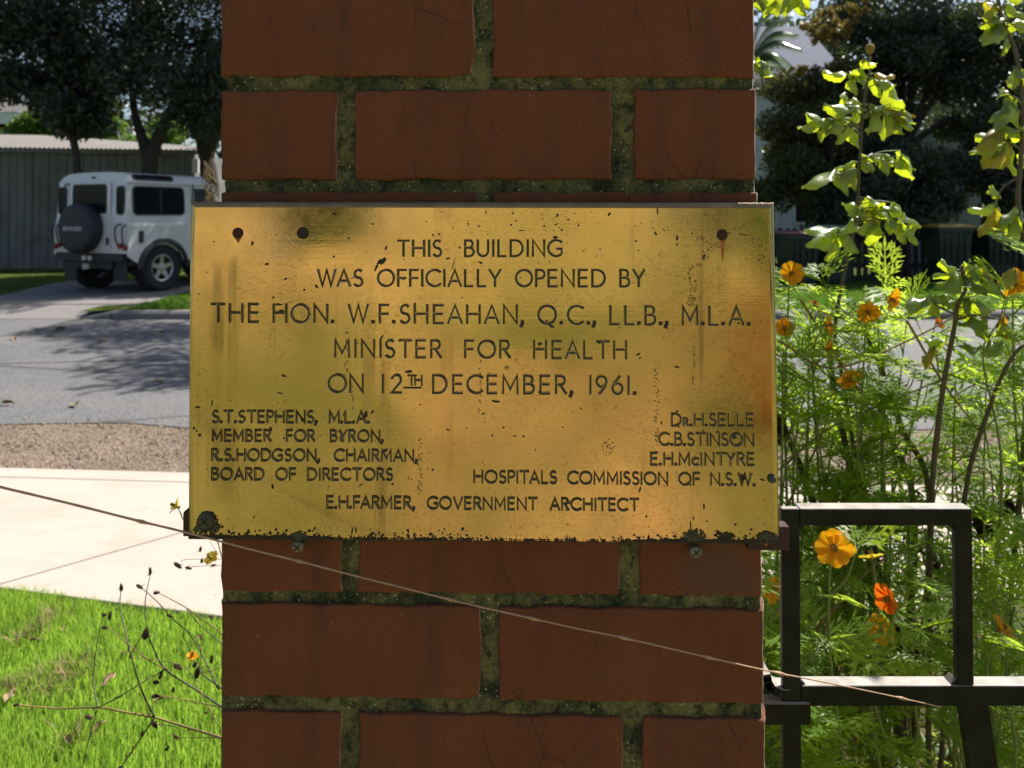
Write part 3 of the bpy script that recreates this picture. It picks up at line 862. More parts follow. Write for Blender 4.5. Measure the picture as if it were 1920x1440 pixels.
def blob(x, y, rx, ry, ang=0, n=14, rag=.35):
    ph = [random.uniform(0, 6.28) for _ in range(3)]
    out = []
    for k in range(n):
        a = 2*math.pi*k/n
        r = 1 + rag*(.5*math.sin(2*a + ph[0]) + .35*math.sin(3*a + ph[1]) + .3*math.sin(5*a + ph[2])) + random.uniform(-rag, rag)*.35
        ex, ey = rx*r*math.cos(a), ry*r*math.sin(a)
        out.append((x + ex*math.cos(R(ang)) - ey*math.sin(R(ang)), y + ex*math.sin(R(ang)) + ey*math.cos(R(ang))))
    return out
def build_grime():
    mp = pmap(.00025)
    # heavy corrosion along the lower edge
    mb = MB()
    x = 353.0; top = []; hs = [(353, 20), (430, 17), (520, 20), (600, 15), (650, 5), (690, 10), (760, 13), (870, 13), (900, 6), (1000, 5), (1150, 6), (1180, 12), (1205, 15), (1230, 9), (1270, 17), (1310, 24), (1370, 15), (1420, 22), (1462, 26)]
    nz = 0
    while x <= 1462.5:
        h = np.interp(x, [a for a, _ in hs], [b for _, b in hs])
        nz = .75*nz + random.uniform(-3.2, 3.2)
        hh0 = h; h = max(.6, h*.36 + nz*.5 + (random.uniform(3, 12) if random.random() < .05 else 0))
        yb = lerp(1013, 1022, (x - 352) / 1111) - 2.5
        top.append((x, yb, yb - h)); x += 2.2
    vs = []
    for x, yb, yt in top: vs += [mp(x, yb, .0003), mp(x, yt, .0003)]
    mb.add(vs, [[2*i, 2*i+2, 2*i+3, 2*i+1] for i in range(len(top) - 1)])
    for _ in range(600):
        x = random.uniform(354, 1461); h = np.interp(x, [a for a, _ in hs], [b for _, b in hs])
        y = lerp(1013, 1022, (x - 352) / 1111) - 3 - min(h*2.2, random.expovariate(1/(h*.42)))
        r = random.uniform(.7, 2.6) * (1.0 if h > 9 else .7)
        mb.add([mp(c, d, .0002 + .00002*(len(mb.f) % 11)) for c, d in blob(x, y, r*random.uniform(.8, 1.8), r, random.uniform(0, 180), 7, .4)], [list(range(7))])
    # named stains, then pits
    marks = [(714, 491, 9, 6, -40), (705, 502, 8, 3, -60), (720, 487, 6, 4, -20), (1041, 446, 7, 4, -10), (522, 571, 7, 3, 0), (528, 584, 8, 3.5, 15), (1012, 645, 5, 4.5, 0), (1127, 641, 11, 3.5, 0),
             (766, 697, 10, 3, -10), (776, 704, 6, 2.5, 5), (685, 778, 5, 8, 10), (640, 822, 4, 8, 0), (722, 845, 6, 4, -20), (1376, 819, 6, 4.5, 0), (1392, 895, 6, 8, 10), (1066, 942, 8, 5, 30), (1063, 955, 3, 4, 0), (1200, 918, 2.5, 6, 20),
             (567, 788, 5, 3, 30), (676, 910, 5, 1.6, -30), (930, 753, 9, 3, 8), (906, 776, 4, 2, -30), (840, 806, 5, 1.4, 10), (1430, 900, 5, 2.2, 10), (1320, 950, 1.8, 8, 0), (1295, 985, 1.5, 8, 0), (1362, 437, 10, 1.6, 0), (1395, 440, 16, .9, 8),
             (1320, 482, 2.5, 6, 20), (978, 432, 8, 1.3, 0), (1045, 404, 3, 4, 30), (1043, 421, 6, 1.5, -20), (1233, 396, 1.8, 8, 0), (1270, 446, 2.5, 6, 15), (558, 452, 1, 1, 0), (500, 495, 4, 3, 0), (535, 523, 5, 2, -20), (512, 558, 2.5, 2.5, 0), (363, 803, 3, 2.5, 0), (374, 816, 3.5, 3, 0), (368, 808, 2, 2, 0), (524, 737, 6, 1.4, 10), (397, 756, 1.3, 7, 10), (660, 996, 1.6, 9, 8), (667, 994, 1.4, 8, -10), (850, 495, 1, 12, 15), (1200, 671, 3.5, 1.4, -50)]
    for x, y, rx, ry, an in marks: sheet0 = blob(x, y, rx*.8, ry*.8, an); mb.add([mp(px, py, .0002 + .00002*(len(mb.f) % 9)) for px, py in sheet0], [list(range(14))])
    for _ in range(420):
        x = random.uniform(368, 1445); y = random.uniform(395, 995)
        if random.random() < .35: x = random.gauss(1030, 150); y = random.gauss(430, 40)
        if not (365 < x < 1446 and 394 < y < 996): continue
        r = random.choice([.5, .55, .6, .6, .7, .8, 1.0, 1.3, 2.0]); e = random.choice([1, 1, 1, 2.2])
        p = blob(x, y, r*e, r, random.uniform(0, 180), 8, .3)
        mb.add([mp(a, b, .0002 + .00002*(len(mb.f) % 9)) for a, b in p], [list(range(8))])
    put(mb.build('corrosion', MT['grime'], plaque))
    # verdigris round the lower bolts and grey worn patches
    for x, y, rx, ry in ((388, 977, 19, 18), (400, 990, 14, 10), (376, 992, 14, 9), (560, 1004, 14, 8), (1303, 1004, 22, 11), (1360, 1006, 18, 8), (1440, 1008, 22, 10)):
        v = MB()
        for _ in range(int(rx*ry*.75)):
            a = random.uniform(0, 6.28); q = random.random()**.6
            cx, cy = x + rx*q*math.cos(a), min(y + ry*q*math.sin(a), 1012 + 9*(x - 352)/1111); rr = random.uniform(1.0, 2.6)*(1.15 - .5*q)
            v.add([mp(c, d, .0005 + .00002*(len(v.f) % 17)) for c, d in blob(cx, cy, rr*random.uniform(.8, 1.5), rr, random.uniform(0, 180), 7, .35)], [list(range(7))])
        put(v.build('verdigris', MT['verdigris'] if random.random() < .75 else MT['grime'], plaque))
    random.seed(21)
    for x, y, rx, ry, an in ((1300, 545, 7, 22, 5), (1293, 520, 3, 16, 0), (1294, 565, 9, 12, 0), (1313, 448, 10, 6, -30), (1338, 458, 16, 9, 15), (1325, 475, 9, 14, 35), (1304, 500, 14, 4, -25), (1418, 455, 12, 8, 30), (1428, 485, 7, 10, 0), (590, 400, 14, 5, 0), (787, 860, 5, 40, 2), (788, 905, 6, 22, 4), (1231, 720, 5, 60, 0), (1231, 800, 4, 30, 0), (1301, 690, 3, 45, 0), (650, 680, 4, 70, 0), (660, 740, 3, 30, 0), (900, 720, 3, 55, 2), (1140, 840, 12, 16, 0), (950, 690, 6, 4, 0)):
        t = MB()
        # each patch as a scatter of flakes, so that the plate shows between them
        for _ in range(int(10 + rx*ry*.12)):
            a = random.uniform(0, 6.28); q = random.random()**.5
            ex, ey = rx*q*math.cos(a), ry*q*math.sin(a)
            cx = x + ex*math.cos(R(an)) - ey*math.sin(R(an)); cy = y + ex*math.sin(R(an)) + ey*math.cos(R(an))
            rr = random.uniform(.6, 1.7)
            t.add([mp(c, d, .00003 + .000012*(len(t.f) % 13)) for c, d in blob(cx, cy, rr*random.uniform(.7, 1.6), rr, random.uniform(0, 180), 7, .3)], [list(range(7))])
        put(t.build('tarnish', MT['tarnish'], plaque))
build_grime()
def head(mb, px, py, r, off, h, mi=0, cross=True):
    u, z = face(px, py, off)
    M = Matrix.Translation((u, -off, z)) @ Matrix.Rotation(R(90), 4, 'X')
    mb.lathe([(r, 0), (r, h*.3), (r*.86, h*.72), (r*.55, h*.95), (0.00001, h)], 20, M, mi)
    if cross:
        a = random.uniform(0, 90)
        for k in (0, 90):
            mb.box(-r*.55, r*.55, -r*.11, r*.11, h*.80, h*1.03, 1, M @ Matrix.Rotation(R(a + k), 4, 'Z'))
def build_screws():
    for px, py, lab in ((446, 437, 'rust filled screw hole'), (568, 437, 'dark plugged screw hole without rust'), (1354, 440, 'rust filled hole with a brown streak'), (1436, 1005, 'dark red rusty hole at the lower corner')):
        mb = MB()
        r = .0047 if px != 568 else .0052
        head(mb, px, py, r, OFFP, .0007, 0, False)
        o = put(mb.build('screw_hole', MT['grime'] if px == 568 else MT['rust'], plaque, auto=50)); o['label'] = lab
        if px != 568:
            s = MB(); mp = pmap(.0001)
            p = [(px - 9, py - 3), (px + 8, py - 4), (px + 6, py + 10), (px + 3, py + (40 if px == 1354 else 16)), (px, py + (55 if px == 1354 else 19)), (px - 3, py + 14), (px - 7, py + 8)]
            s.add([mp(a, b, 0) for a, b in p], [list(range(len(p)))])
            put(s.build('rust_stain', MT['ruststain'], plaque))
    for px, py, r, off, lab in ((387, 975, .0072, OFFP, 'corroded green bolt head'), (1447, 897, .0036, OFFP, None)):
        mb = MB(); head(mb, px, py, r, off, .004, 0, px == 387)
        o = put(mb.build('bolt', [MT['verdigris'], MT['grime']], plaque, auto=40))
        if lab: o['label'] = lab
    for px, py in ((560, 1022), (1303, 1032)):
        mb = MB(); head(mb, px, py, .0058, .012, .0055)
        u, z = face(px, py, .012); mb.box(u - .003, u + .003, -.012, .004, z - .003, z + .003)
        put(mb.build('screw', [MT['zinc'], MT['grime']], plaque, auto=40))
    # battens the plate stands on
    for x0, y0, x1, y1 in ((346, 957, 440, 1004), (1400, 984, 1478, 1030)):
        a = face(x0, y0, .012); b = face(x1, y1, .012)
        mb = MB(); mb.box(a[0], b[0], -.0155, -.002, b[1], a[1])
        put(mb.build('batten', MT['batten'], plaque, bevel=.0015))
    a = face(PQ[0][0] + 6, PQ[0][1] + 8, .012); b = face(PQ[2][0] - 60, PQ[2][1] - 50, .012)
    mb = MB(); mb.box(a[0] + .03, b[0], -.0155, .001, b[1], a[1]); put(mb.build('backing_board', MT['batten'], plaque, bevel=.001))
build_screws()

# ================================================================== GATE
GY = 0.86
def gpt(px, py, Y=GY): return at(px, py, Y)
def build_gate():
    b = gpt(1485, 1440); root = empty('steel_gate', (b.x, GY, 0), 0, 'black painted steel gate with a raised square frame hinged beside the brick pillar', 'gate')
    O = Vector((b.x, GY, 0))
    w = .0185
    def rel(p): return p - O
    def bar(name, x0, x1, z0, z1, y0=-w/2, y1=w/2):
        mb = MB(); mb.box(x0, x1, y0, (y0 + .009 if name == 'stile' else y1), z0, z1); return mb.build(name, MT['gate'], root, bevel=.0022, seg=3)
    p = lambda px, py: rel(at(px, py, GY - w/2))
    lx0, lx1 = p(1467, 1100).x, p(1501, 1100).x
    rx0, rx1 = p(1793, 1100).x, p(1825, 1100).x
    t0, t1 = p(1640, 986).z, p(1640, 954).z
    m0, m1 = p(1640, 1325).z, p(1640, 1286).z
    bar('stile', lx0, lx1, .08, t1)
    bar('stile', rx0, rx1, m1, t0 + .002)
    bar('top_rail', lx1, rx1, t0, t1)
    far = lx0 + 1.15
    bar('middle_rail', lx1, far, m0, m1)
    bar('stile', far, far + w, .08, m1)
    bar('bottom_rail', lx1, far, .08, .08 + w)
    # welded fillets in the inner corners
    for cx, cz, sx, sz in ((lx1, t0, 1, -1), (rx0, t0, -1, -1), (lx1, m1, 1, 1), (rx0, m1, -1, 1)):
        mb = MB(); e = .006
        tri = [(cx - sx*.001, cz - sz*.001), (cx + sx*e, cz), (cx, cz + sz*e)]
        mb.add([(x, y, z) for y in (-w/2 + .002, w/2 - .002) for x, z in tri], [(0, 1, 2), (5, 4, 3), (0, 3, 4, 1), (1, 4, 5, 2), (2, 5, 3, 0)])
        mb.build('weld', MT['gate'], root, bevel=.001)
    # flat brace running down from the middle rail
    a0, a1 = p(1806, 1327), p(1858, 1327); c0, c1 = p(1823, 1445), p(1876, 1445)
    k = (.10 - a0.z) / (c0.z - a0.z)
    e0 = a0.lerp(c0, k); e1 = a1.lerp(c1, k)
    mb = MB(); q = [a0, a1, e1, e0]
    mb.add([(v.x, y, v.z) for y in (-.006, .006) for v in q], [(0, 1, 2, 3), (7, 6, 5, 4), (0, 4, 5, 1), (1, 5, 6, 2), (2, 6, 7, 3), (3, 7, 4, 0)])
    mb.build('brace', MT['gate'], root, bevel=.0015)
    # hinge block and curved strap against the pillar
    h0, h1 = p(1441, 1357).z, p(1441, 1316).z
    mb = MB(); mb.box(p(1430, 1330).x, p(1519, 1330).x, -w/2 - .003, w/2 - .004, h0, h1); mb.build('hinge_block', MT['gate'], root, bevel=.0025, seg=3)
    mb = MB()
    cs = [p(1444, 1262), p(1446, 1275), p(1453, 1286), p(1466, 1292), p(1480, 1293)]
    for a, b2 in zip(cs[:-1], cs[1:]):
        d = (b2 - a).normalized(); nn = Vector((d.z, 0, -d.x)) * .009
        q = [a, b2, b2 - nn*-1, a - nn*-1]
        mb.add([(v.x, y, v.z) for y in (-.011, .012) for v in q], [(0, 1, 2, 3), (7, 6, 5, 4), (0, 4, 5, 1), (1, 5, 6, 2), (2, 6, 7, 3), (3, 7, 4, 0)])
    mb.box(p(1446, 1270).x - .012, p(1446, 1270).x, -.011, .012, p(1440, 1300).z, p(1440, 1268).z)
    mb.build('hinge_strap', MT['gate'], root, weld=True)
    # latch tongue behind the plaque's corner
    mb = MB(); q = p(1476, 1010); mb.box(lx0 - .004, lx0, -w/2, .0, p(1470, 1030).z, p(1470, 990).z); mb.build('stop_plate', MT['batten'], root, bevel=.0008)
    return root
build_gate()

# ================================================================== LOOSE DRY TWIG ACROSS THE PILLAR
def build_twig():
    pts = [(-60, 897, .50), (0, 913, .515), (130, 944, .54), (265, 978, .565), (352, 999, .58), (470, 1030, .592), (560, 1052, .60), (660, 1078, .606), (760, 1103, .61), (880, 1133, .615), (1000, 1160, .62), (1085, 1179, .622), (1170, 1196, .625), (1330, 1233, .63), (1440, 1258, .64), (1520, 1274, .67), (1600, 1290, .70), (1690, 1309, .74), (1765, 1326, .78)]
    P = spline([at(*p) for p in pts], 5)
    n = len(P)
    nodes = [265, 560, 845, 1000, 1170, 1330, 1462, 1692]
    rad = []
    for i, p in enumerate(P):
        t = i / (n - 1)
        rad.append(lerp(.00090, .00055, min(1, t*1.1)) * random.uniform(.9, 1.1))
    b = P[0]
    root = tag(empty('dry_twig', b, 0), 'long thin tan dry twig stretched slantwise across the pillar below the plaque', 'twig')
    O = Vector(b)
    mb = MB(); mb.tube([p - O for p in P], rad, 7); mb.build('stem', MT['twine'], root, smooth=True)
    for nx in nodes:
        k = MB()
        yy = float(np.interp(nx, [p[0] for p in pts], [p[1] for p in pts])); YY = float(np.interp(nx, [p[0] for p in pts], [p[2] for p in pts]))
        c = at(nx, yy, YY) - O; d = (at(nx + 10, yy + 2.6, YY) - at(nx, yy, YY)).normalized()
        k.tube([c - d*.0065, c - d*.003, c, c + d*.003, c + d*.008], [.0006, .0011, .0015, .0011, .0005], 7)
        k.build('bud_node', MT['twine'], root, smooth=True)
build_twig()
# ================================================================== GROUND
FZ = 0.11
def poly(name, pts, z, mat, kind='structure', label=None, nx=0):
    mb = MB(); vs = [(x, y, z) for x, y in pts]
    mb.add(vs, [list(range(len(vs)))])
    o = mb.build(name, mat); tag(o, label, None, None, kind); return o
KY = 10.1                                    # far kerb line
def build_ground():
    mb = MB(); mb.add([(-90, -60, 0), (90, -60, 0), (90, KY + .12, 0), (-90, KY + .12, 0)], [(0, 1, 2, 3)])
    o = mb.build('ground', MT['lawnbase']); tag(o, 'grassy ground', kind='structure')
    # near lawn lies on the ground; pale path, gravel and road follow as sheets
    gl = ground(0, 1112); gr = ground(411, 1166)
    sl = (gr.y - gl.y) / (gr.x - gl.x)
    fl = ground(0, 884); fr = ground(350, 893)
    s2 = (fr.y - fl.y) / (fr.x - fl.x)
    Ya = lambda x: gl.y + sl * max(-4, min(x, .2) - gl.x) ; Yb = lambda x: fl.y + s2 * (max(-8, min(x, 1)) - fl.x)
    xs = [-40, -10, -6, -4, -3, -2.2, -1.6, -1.0, -.5, 0, 1, 3, 10, 40]
    front = [(x, Ya(x)) for x in xs]; back = [(x, Yb(x)) for x in reversed(xs)]
    mb = MB(); pl = front + back
    mb.prism(pl, -.02, .022)
    o = mb.build('path', MT['concrete'], bevel=.006); tag(o, 'pale concrete path', kind='structure')
    globals()['PATH'] = (Ya, Yb)
    j = MB()
    for (a, b, w) in (((0, 1094), (335, 999), .006), ((0, 893), (352, 903), .007), ((-200, 950), (-60, 884), .006)):
        A = ground(*a, .025); B = ground(*b, .025); d = (B - A).normalized(); n = Vector((-d.y, d.x, 0)) * w/2
        A = A - d*.0; B = B + d*1.0 if a[0] == 0 and a[1] > 1000 else B + d*(8 if a[1] == 893 else 0)
        j.add([A - n, B - n, B + n, A + n], [(0, 1, 2, 3)])
    tag(j.build('path_joint', MT['joint']), 'joint lines in the pale path', kind='structure')
    gx = [(x, Yb(x) - .03) for x in xs]
    ry = [(x, ground(0, 803).y + random.uniform(-.06, .06)) for x in np.linspace(40, -40, 120)]
    poly('gravel_verge', gx + [(x, y + .2) for x, y in ry], .006, MT['gravel'], label='brown gravel verge')
    ry2 = [(x, ground(0, 803).y + .05*math.sin(x*1.7) + .03*math.sin(x*6.3) + random.uniform(-.05, .05)) for x in np.linspace(-60, 60, 260)]
    poly('road', ry2 + [(60, KY + .02), (-60, KY + .02)], .012, MT['asphalt'], label='grey asphalt road')
    # far side, one step up behind the kerb, with a driveway crossing
    dx = ground(152, 598).x
    mb = MB(); mb.add([(-90, KY + .8, FZ), (dx, KY + .8, FZ), (dx, KY + .1, FZ), (90, KY + .1, FZ), (90, 140, FZ + .5), (-90, 140, FZ + .5)], [(0, 1, 2, 3, 4, 5)])
    tag(mb.build('verge', MT['lawnbase']), 'grass verge beyond the road', kind='structure')
    k = MB()
    x = dx
    prof = [(0, .0), (0.0, .085), (.03, FZ + .006), (.15, FZ + .006), (.15, 0)]
    segs = [(dx - .0, .02), (dx + .45, 1.0)]
    while segs[-1][0] < 60: segs.append((segs[-1][0] + 2.4, 1.0))
    for (xa, ka), (xb, kb) in zip(segs[:-1], segs[1:]):
        g = .006
        vs = [(xa + g, KY + y, max(.014, z*ka)) for y, z in prof] + [(xb - g, KY + y, max(.014, z*kb)) for y, z in prof]
        n = len(prof)
        k.add(vs, [[i, (i+1) % n, n + (i+1) % n, n + i] for i in range(n)] + [list(range(n)), list(reversed(range(n, 2*n)))])
    tag(k.build('kerb', MT['kerb']), 'concrete kerb along the far side of the road', kind='structure')
    # driveway: crossing ramp then slab up to the car
    r0 = ground(352, 549, FZ)
    e = [(dx + .02, KY + .005), (ground(190, 587, FZ).x + .1, KY + .75), (r0.x, r0.y), (r0.x + 2.0, r0.y + 2.6)]
    wl = [(-24.0, KY + .005), (-22.5, KY + .75), (ground(0, 556, FZ).x, ground(0, 556, FZ).y), (ground(115, 529, FZ).x, ground(115, 529, FZ).y), (ground(115, 529, FZ).x + 1.6, ground(115, 529, FZ).y + 1.9)]
    zf = lambda y: .016 + (FZ + .012 - .016) * min(1, max(0, (y - KY) / .8))
    mb = MB(); pts = e + list(reversed(wl)); 
    A = [(e[0][0], e[0][1]), e[1], wl[1], wl[0]]
    mb.add([(x, y, zf(y)) for x, y in A], [(0, 1, 2, 3)])
    B = [e[1], e[2], e[3], wl[4], wl[3], wl[2], wl[1]]
    mb.add([(x, y, FZ + .014) for x, y in B], [list(range(7))])
    mb.add([(x, y, zf(y) - (.2)) for x, y in (A[0], A[1])] + [(x, y, zf(y)) for x, y in (A[1], A[0])], [(0, 1, 2, 3)])
    tag(mb.build('driveway', MT['driveway']), 'grey concrete driveway', kind='structure')
    poly('garden_soil', [(.30, .72), (2.6, .72), (2.8, 2.9), (.2, 2.55)], .024, MT['soil'], label='dark garden bed soil')
build_ground()

def grass(name, region, n, h, w, mat, z, label, mask=None, lean=.35):
    x = rng.uniform(region[0], region[1], n); y = rng.uniform(region[2], region[3], n)
    if mask is not None:
        k = mask(x, y); x, y = x[k], y[k]
    n = len(x)
    cl = .5 + .5*np.sin(x*5.1 + 1.3*np.sin(y*7)) * np.sin(y*6.3 + 2*np.sin(x*3.7))
    hh = h * rng.uniform(.5, 1.25, n) * (.65 + .6*cl)
    a = rng.uniform(0, 2*np.pi, n); t = rng.uniform(0, 2*np.pi, n)
    le = rng.normal(0, lean, n) * hh
    ww = w * rng.uniform(.6, 1.2, n)
    dx, dy = np.cos(a)*ww, np.sin(a)*ww
    lx, ly = np.cos(t)*le, np.sin(t)*le
    z0 = np.full(n, z) if np.isscalar(z) else z(x, y)
    v = np.zeros((n, 5, 3))
    v[:, 0] = np.c_[x - dx, y - dy, z0 - .004]; v[:, 1] = np.c_[x + dx, y + dy, z0 - .004]
    v[:, 2] = np.c_[x + dx*.75 + lx*.35, y + dy*.75 + ly*.35, z0 + hh*.55]; v[:, 3] = np.c_[x - dx*.75 + lx*.35, y - dy*.75 + ly*.35, z0 + hh*.55]
    v[:, 4] = np.c_[x + lx*1.1, y + ly*1.1, z0 + hh]
    b = np.arange(n)[:, None]*5
    f = np.concatenate([b + [0, 1, 2], b + [0, 2, 3], b + [3, 2, 4]])
    o = npmesh(name, v.reshape(-1, 3), f, None, mat); tag(o, label, None, None, 'stuff'); return o
Ya, Yb = PATH
grass('lawn_grass', (-2.1, .25, 1.55, 2.95), 95000, .036, .0015, MT['blade'], 0.0, 'bright green sunlit lawn grass beside the pale path', lambda x, y: y < np.interp(x, [-4, .2], [Ya(-4), Ya(.2)]) + .012 - .03*np.abs(np.sin(x*23))*rng.random(len(x)))
dL = ground(0, 556, FZ); dR = ground(115, 529, FZ)
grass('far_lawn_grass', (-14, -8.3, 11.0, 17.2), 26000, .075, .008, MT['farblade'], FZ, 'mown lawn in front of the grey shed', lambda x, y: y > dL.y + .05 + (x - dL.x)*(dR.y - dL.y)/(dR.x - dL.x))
e1 = ground(190, 587, FZ); e2 = ground(352, 549, FZ)
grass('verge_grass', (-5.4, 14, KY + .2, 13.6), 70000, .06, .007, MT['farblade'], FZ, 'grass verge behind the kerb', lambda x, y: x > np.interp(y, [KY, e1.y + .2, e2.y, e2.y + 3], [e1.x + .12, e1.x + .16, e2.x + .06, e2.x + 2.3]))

# ================================================================== FOUR WHEEL DRIVE
def build_car():
    ang = R(90 - 24)
    fw = Vector((math.cos(ang), math.sin(ang), 0)); lf = Vector((-fw.y, fw.x, 0))
    corner = ground(240, 553, FZ + .014)
    org = corner + lf * .895 * .965
    org.z = FZ + .014
    root = empty('four_wheel_drive', org, ang, 'white boxy four wheel drive parked on the driveway, its spare wheel under a dark cover', 'four wheel drive')
    root.scale = (.965, .965, .965)
    HW = .895
    K = .985
    body = MB()
    # flank plates with wheel arches, (x,z) outline extruded across
    def archpts(cx, r, n=12): return [(cx - r*math.cos(math.pi*i/n), .40 + r*math.sin(math.pi*i/n)*1.02) for i in range(n + 1)]
    xr, xf = .70, 3.06
    fl = [(0, .62)] + [(.18, .50)] + [(xr - .44, .46)] + archpts(xr, .44)[1:-1] + [(xr + .44, .50), (xf - .46, .50)] + archpts(xf, .46)[1:-1] + [(xf + .46, .5), (3.62, .62), (3.62, 1.05), (2.5, 1.10), (0, 1.12)]
    MX = Matrix(((1, 0, 0, 0), (0, 0, -1, 0), (0, 1, 0, 0), (0, 0, 0, 1)))   # (x,y,d) -> (x,-d,y)
    for s in (1, -1):
        body.prism(fl, s*(HW - .035), s*HW, MX)
    # tub inside, shoulder, bonnet
    body.box(.002, 3.60, -HW + .04, HW - .04, .66, 1.13)
    def loft(secs, cap=True):
        n = len(secs[0]); vs = [p for s in secs for p in s]; fs = []
        for i in range(len(secs) - 1):
            for k in range(n):
                fs.append([i*n + k, i*n + (k+1) % n, (i+1)*n + (k+1) % n, (i+1)*n + k])
        if cap: fs += [list(reversed(range(n))), [(len(secs)-1)*n + k for k in range(n)]]
        body.add(vs, fs)
    sh = [(-HW, 1.115), (-HW + .012, 1.145), (-HW + .045, 1.165), (HW - .045, 1.165), (HW - .012, 1.145), (HW, 1.115)]
    loft([[(x, y, z) for y, z in sh] for x in (0.0, 2.18)])
    bn = [(-HW + .03, 1.09), (-.62, 1.15), (-.5, 1.20), (.5, 1.20), (.62, 1.15), (HW - .03, 1.09)]
    loft([[(x, y, z - d) for y, z in bn] for x, d in ((2.18, 0), (3.2, .03), (3.62, .08))])
    # cabin
    half = [(.848, 1.16), (.846, 1.235), (.838, 1.24), (.800, 1.80), (.812, 1.815), (.812, 1.845), (.775, 1.885), (.735, 1.945), (.66, 1.985), (.40, 2.005), (0, 2.012)]
    full = half + [(-y, z) for y, z in reversed(half[:-1])]
    rear = lambda z: 0 if z < 1.24 else .02*(z - 1.24)/.6 if z < 1.84 else .02 + .10*((z - 1.84)/.17)**1.6
    rx = [[(rear(z), y, z) for y, z in full]]
    rx += [[(max(rear(z) + .05, .16), y, z) for y, z in full]]
    fr = lambda z: 2.16 - (max(0, z - 1.16))*.40 - (0 if z < 1.84 else .10*((z - 1.84)/.17)**1.6)
    rx += [[(1.6, y, z) for y, z in full], [(fr(z), y, z) for y, z in full]]
    loft(rx)
    # waist mouldings
    for s in (1, -1):
        body.box(.01, 2.12, s*.842 - .006, s*.842 + .006, 1.20, 1.212)
        body.box(.03, 1.86, s*.818 - .010, s*.818 + .010, 1.826, 1.842)
    body.build('body', MT['paint'], root, auto=28)
    side = lambda z: .838 - (z - 1.24) * (.038/.56)      # half width of the cabin wall
    tilt = math.atan2(.038, .56)
    def wall(s, x, z):   # frame whose local z is the outward normal on flank s, local x forward
        return Matrix.Translation((x, s*side(z), z)) @ Matrix.Rotation(s*(-R(90) + 0), 4, 'X') @ Matrix.Rotation(0, 4, 'Z')
    def window_on(M, w, h, r, mirror=False, frame=True, name='window'):
        g = MB(); g.prism(rrect(w, h, r), .0, .010, M); o = g.build(name, MT['glass'], root)
        if frame:
            m = MB(); m.ring(rrect(w + .035, h + .035, r + .015), rrect(w - .01, h - .01, r - .004), .0, .016, M); m.build('frame', MT['black_plastic'], o)
        return o
    for s in (1, -1):
        zc = 1.53
        T = Matrix.Translation((.66, s*(side(zc) + .0), zc)) @ Matrix.Rotation(s*tilt, 4, 'X') @ Matrix.Rotation(-s*R(90), 4, 'X')
        window_on(T, 1.03, .455, .07)
        b = MB(); b.box(-.012, .012, -.21, .21, .006, .018, 0, T @ Matrix.Translation((.02, 0, 0))); b.build('window_divider', MT['black_plastic'], root)
        # high roof window in the shoulder of the roof
        p0, p1 = Vector((.0, .775, 1.885)), Vector((.0, .735, 1.945))
        a2 = math.atan2(.04, .06)
        T = Matrix.Translation((.58, s*.757, 1.917)) @ Matrix.Rotation(s*(a2), 4, 'X') @ Matrix.Rotation(-s*R(90), 4, 'X')
        window_on(T, .80, .085, .040)
        # front door glass with sloping front edge
        g = MB(); dz = [(1.43, 1.26), (2.03, 1.26), (1.83, 1.765), (1.43, 1.765)]
        T = Matrix.Translation((0, s*side(1.51), 1.51)) @ Matrix.Rotation(s*tilt, 4, 'X') @ Matrix.Rotation(-s*R(90), 4, 'X')
        fz = (lambda z: -(z - 1.51)) if s == 1 else (lambda z: (z - 1.51))
        pl = [(x, fz(z)) for x, z in dz]
        g.prism(pl, 0, .010, T); d = g.build('door_glass', MT['glass'], root)
        f = MB()
        for xx in (1.37,):
            f.box(xx - .005, xx + .005, s*.838 - .012, s*.838 + .014, 1.25, 1.83)
            f.box(xx - .005, xx + .005, s*(HW) - .003, s*(HW) + .003, .56, 1.10)
        f.build('door_seam', MT['black_plastic'], root)
        # rear arch flare
        fl2 = MB()
        n = 16
        out = [(xr - .53*math.cos(math.pi*i/n), .40 + .50*math.sin(math.pi*i/n)) for i in range(n + 1)]
        inn = [(xr - .45*math.cos(math.pi*i/n), .40 + .43*math.sin(math.pi*i/n)) for i in range(n + 1)]
        vs = []
        for (xo, zo), (xi, zi) in zip(out, inn):
            vs += [(xo, s*(HW + .002), zo), (xo, s*(HW + .018), zo - .004), (xi, s*(HW + .055), zi), (xi, s*(HW - .03), zi)]
        fs = [[4*i + k, 4*i + (k+1) % 4, 4*(i+1) + (k+1) % 4, 4*(i+1) + k] for i in range(n) for k in range(4)] + [[0, 1, 2, 3], [4*n+3, 4*n+2, 4*n+1, 4*n]]
        fl2.add(vs, fs); 
        fl2.build('wheel_arch', MT['black_plastic'], root, auto=50)
        fl3 = MB(); fl3.add([(x + (xf - xr), y, z) for x, y, z in vs], fs); fl3.build('wheel_arch', MT['black_plastic'], root, auto=50)
        v = MB(); v.prism(rrect(.085, .20, .02), 0, .012, Matrix.Translation((.24, s*HW, .93)) @ Matrix.Rotation(-s*R(90), 4, 'X')); v.build('side_vent', MT['black_plastic'], root)
        mf = MB(); mf.box(.10, .118, s*.60 - .14, s*.60 + .17*1, .20, .56); mf.build('mud_flap', MT['black_plastic'], root, bevel=.004)
        # upright lamp guards and lamps at the rear corner
        tl = MB(); tl.tube(spline([(-.03, s*.70, .76), (-.09, s*.70, .92), (-.10, s*.71, 1.08), (-.04, s*.72, 1.14), (0, s*.73, 1.13)], 5), .013, 7); tl.tube(spline([(-.03, s*.83, .74), (-.08, s*.84, .95), (-.08, s*.85, 1.08), (-.02, s*.86, 1.13)], 5), .013, 7); tl.build('lamp_guard', MT['black_plastic'], root, smooth=True)
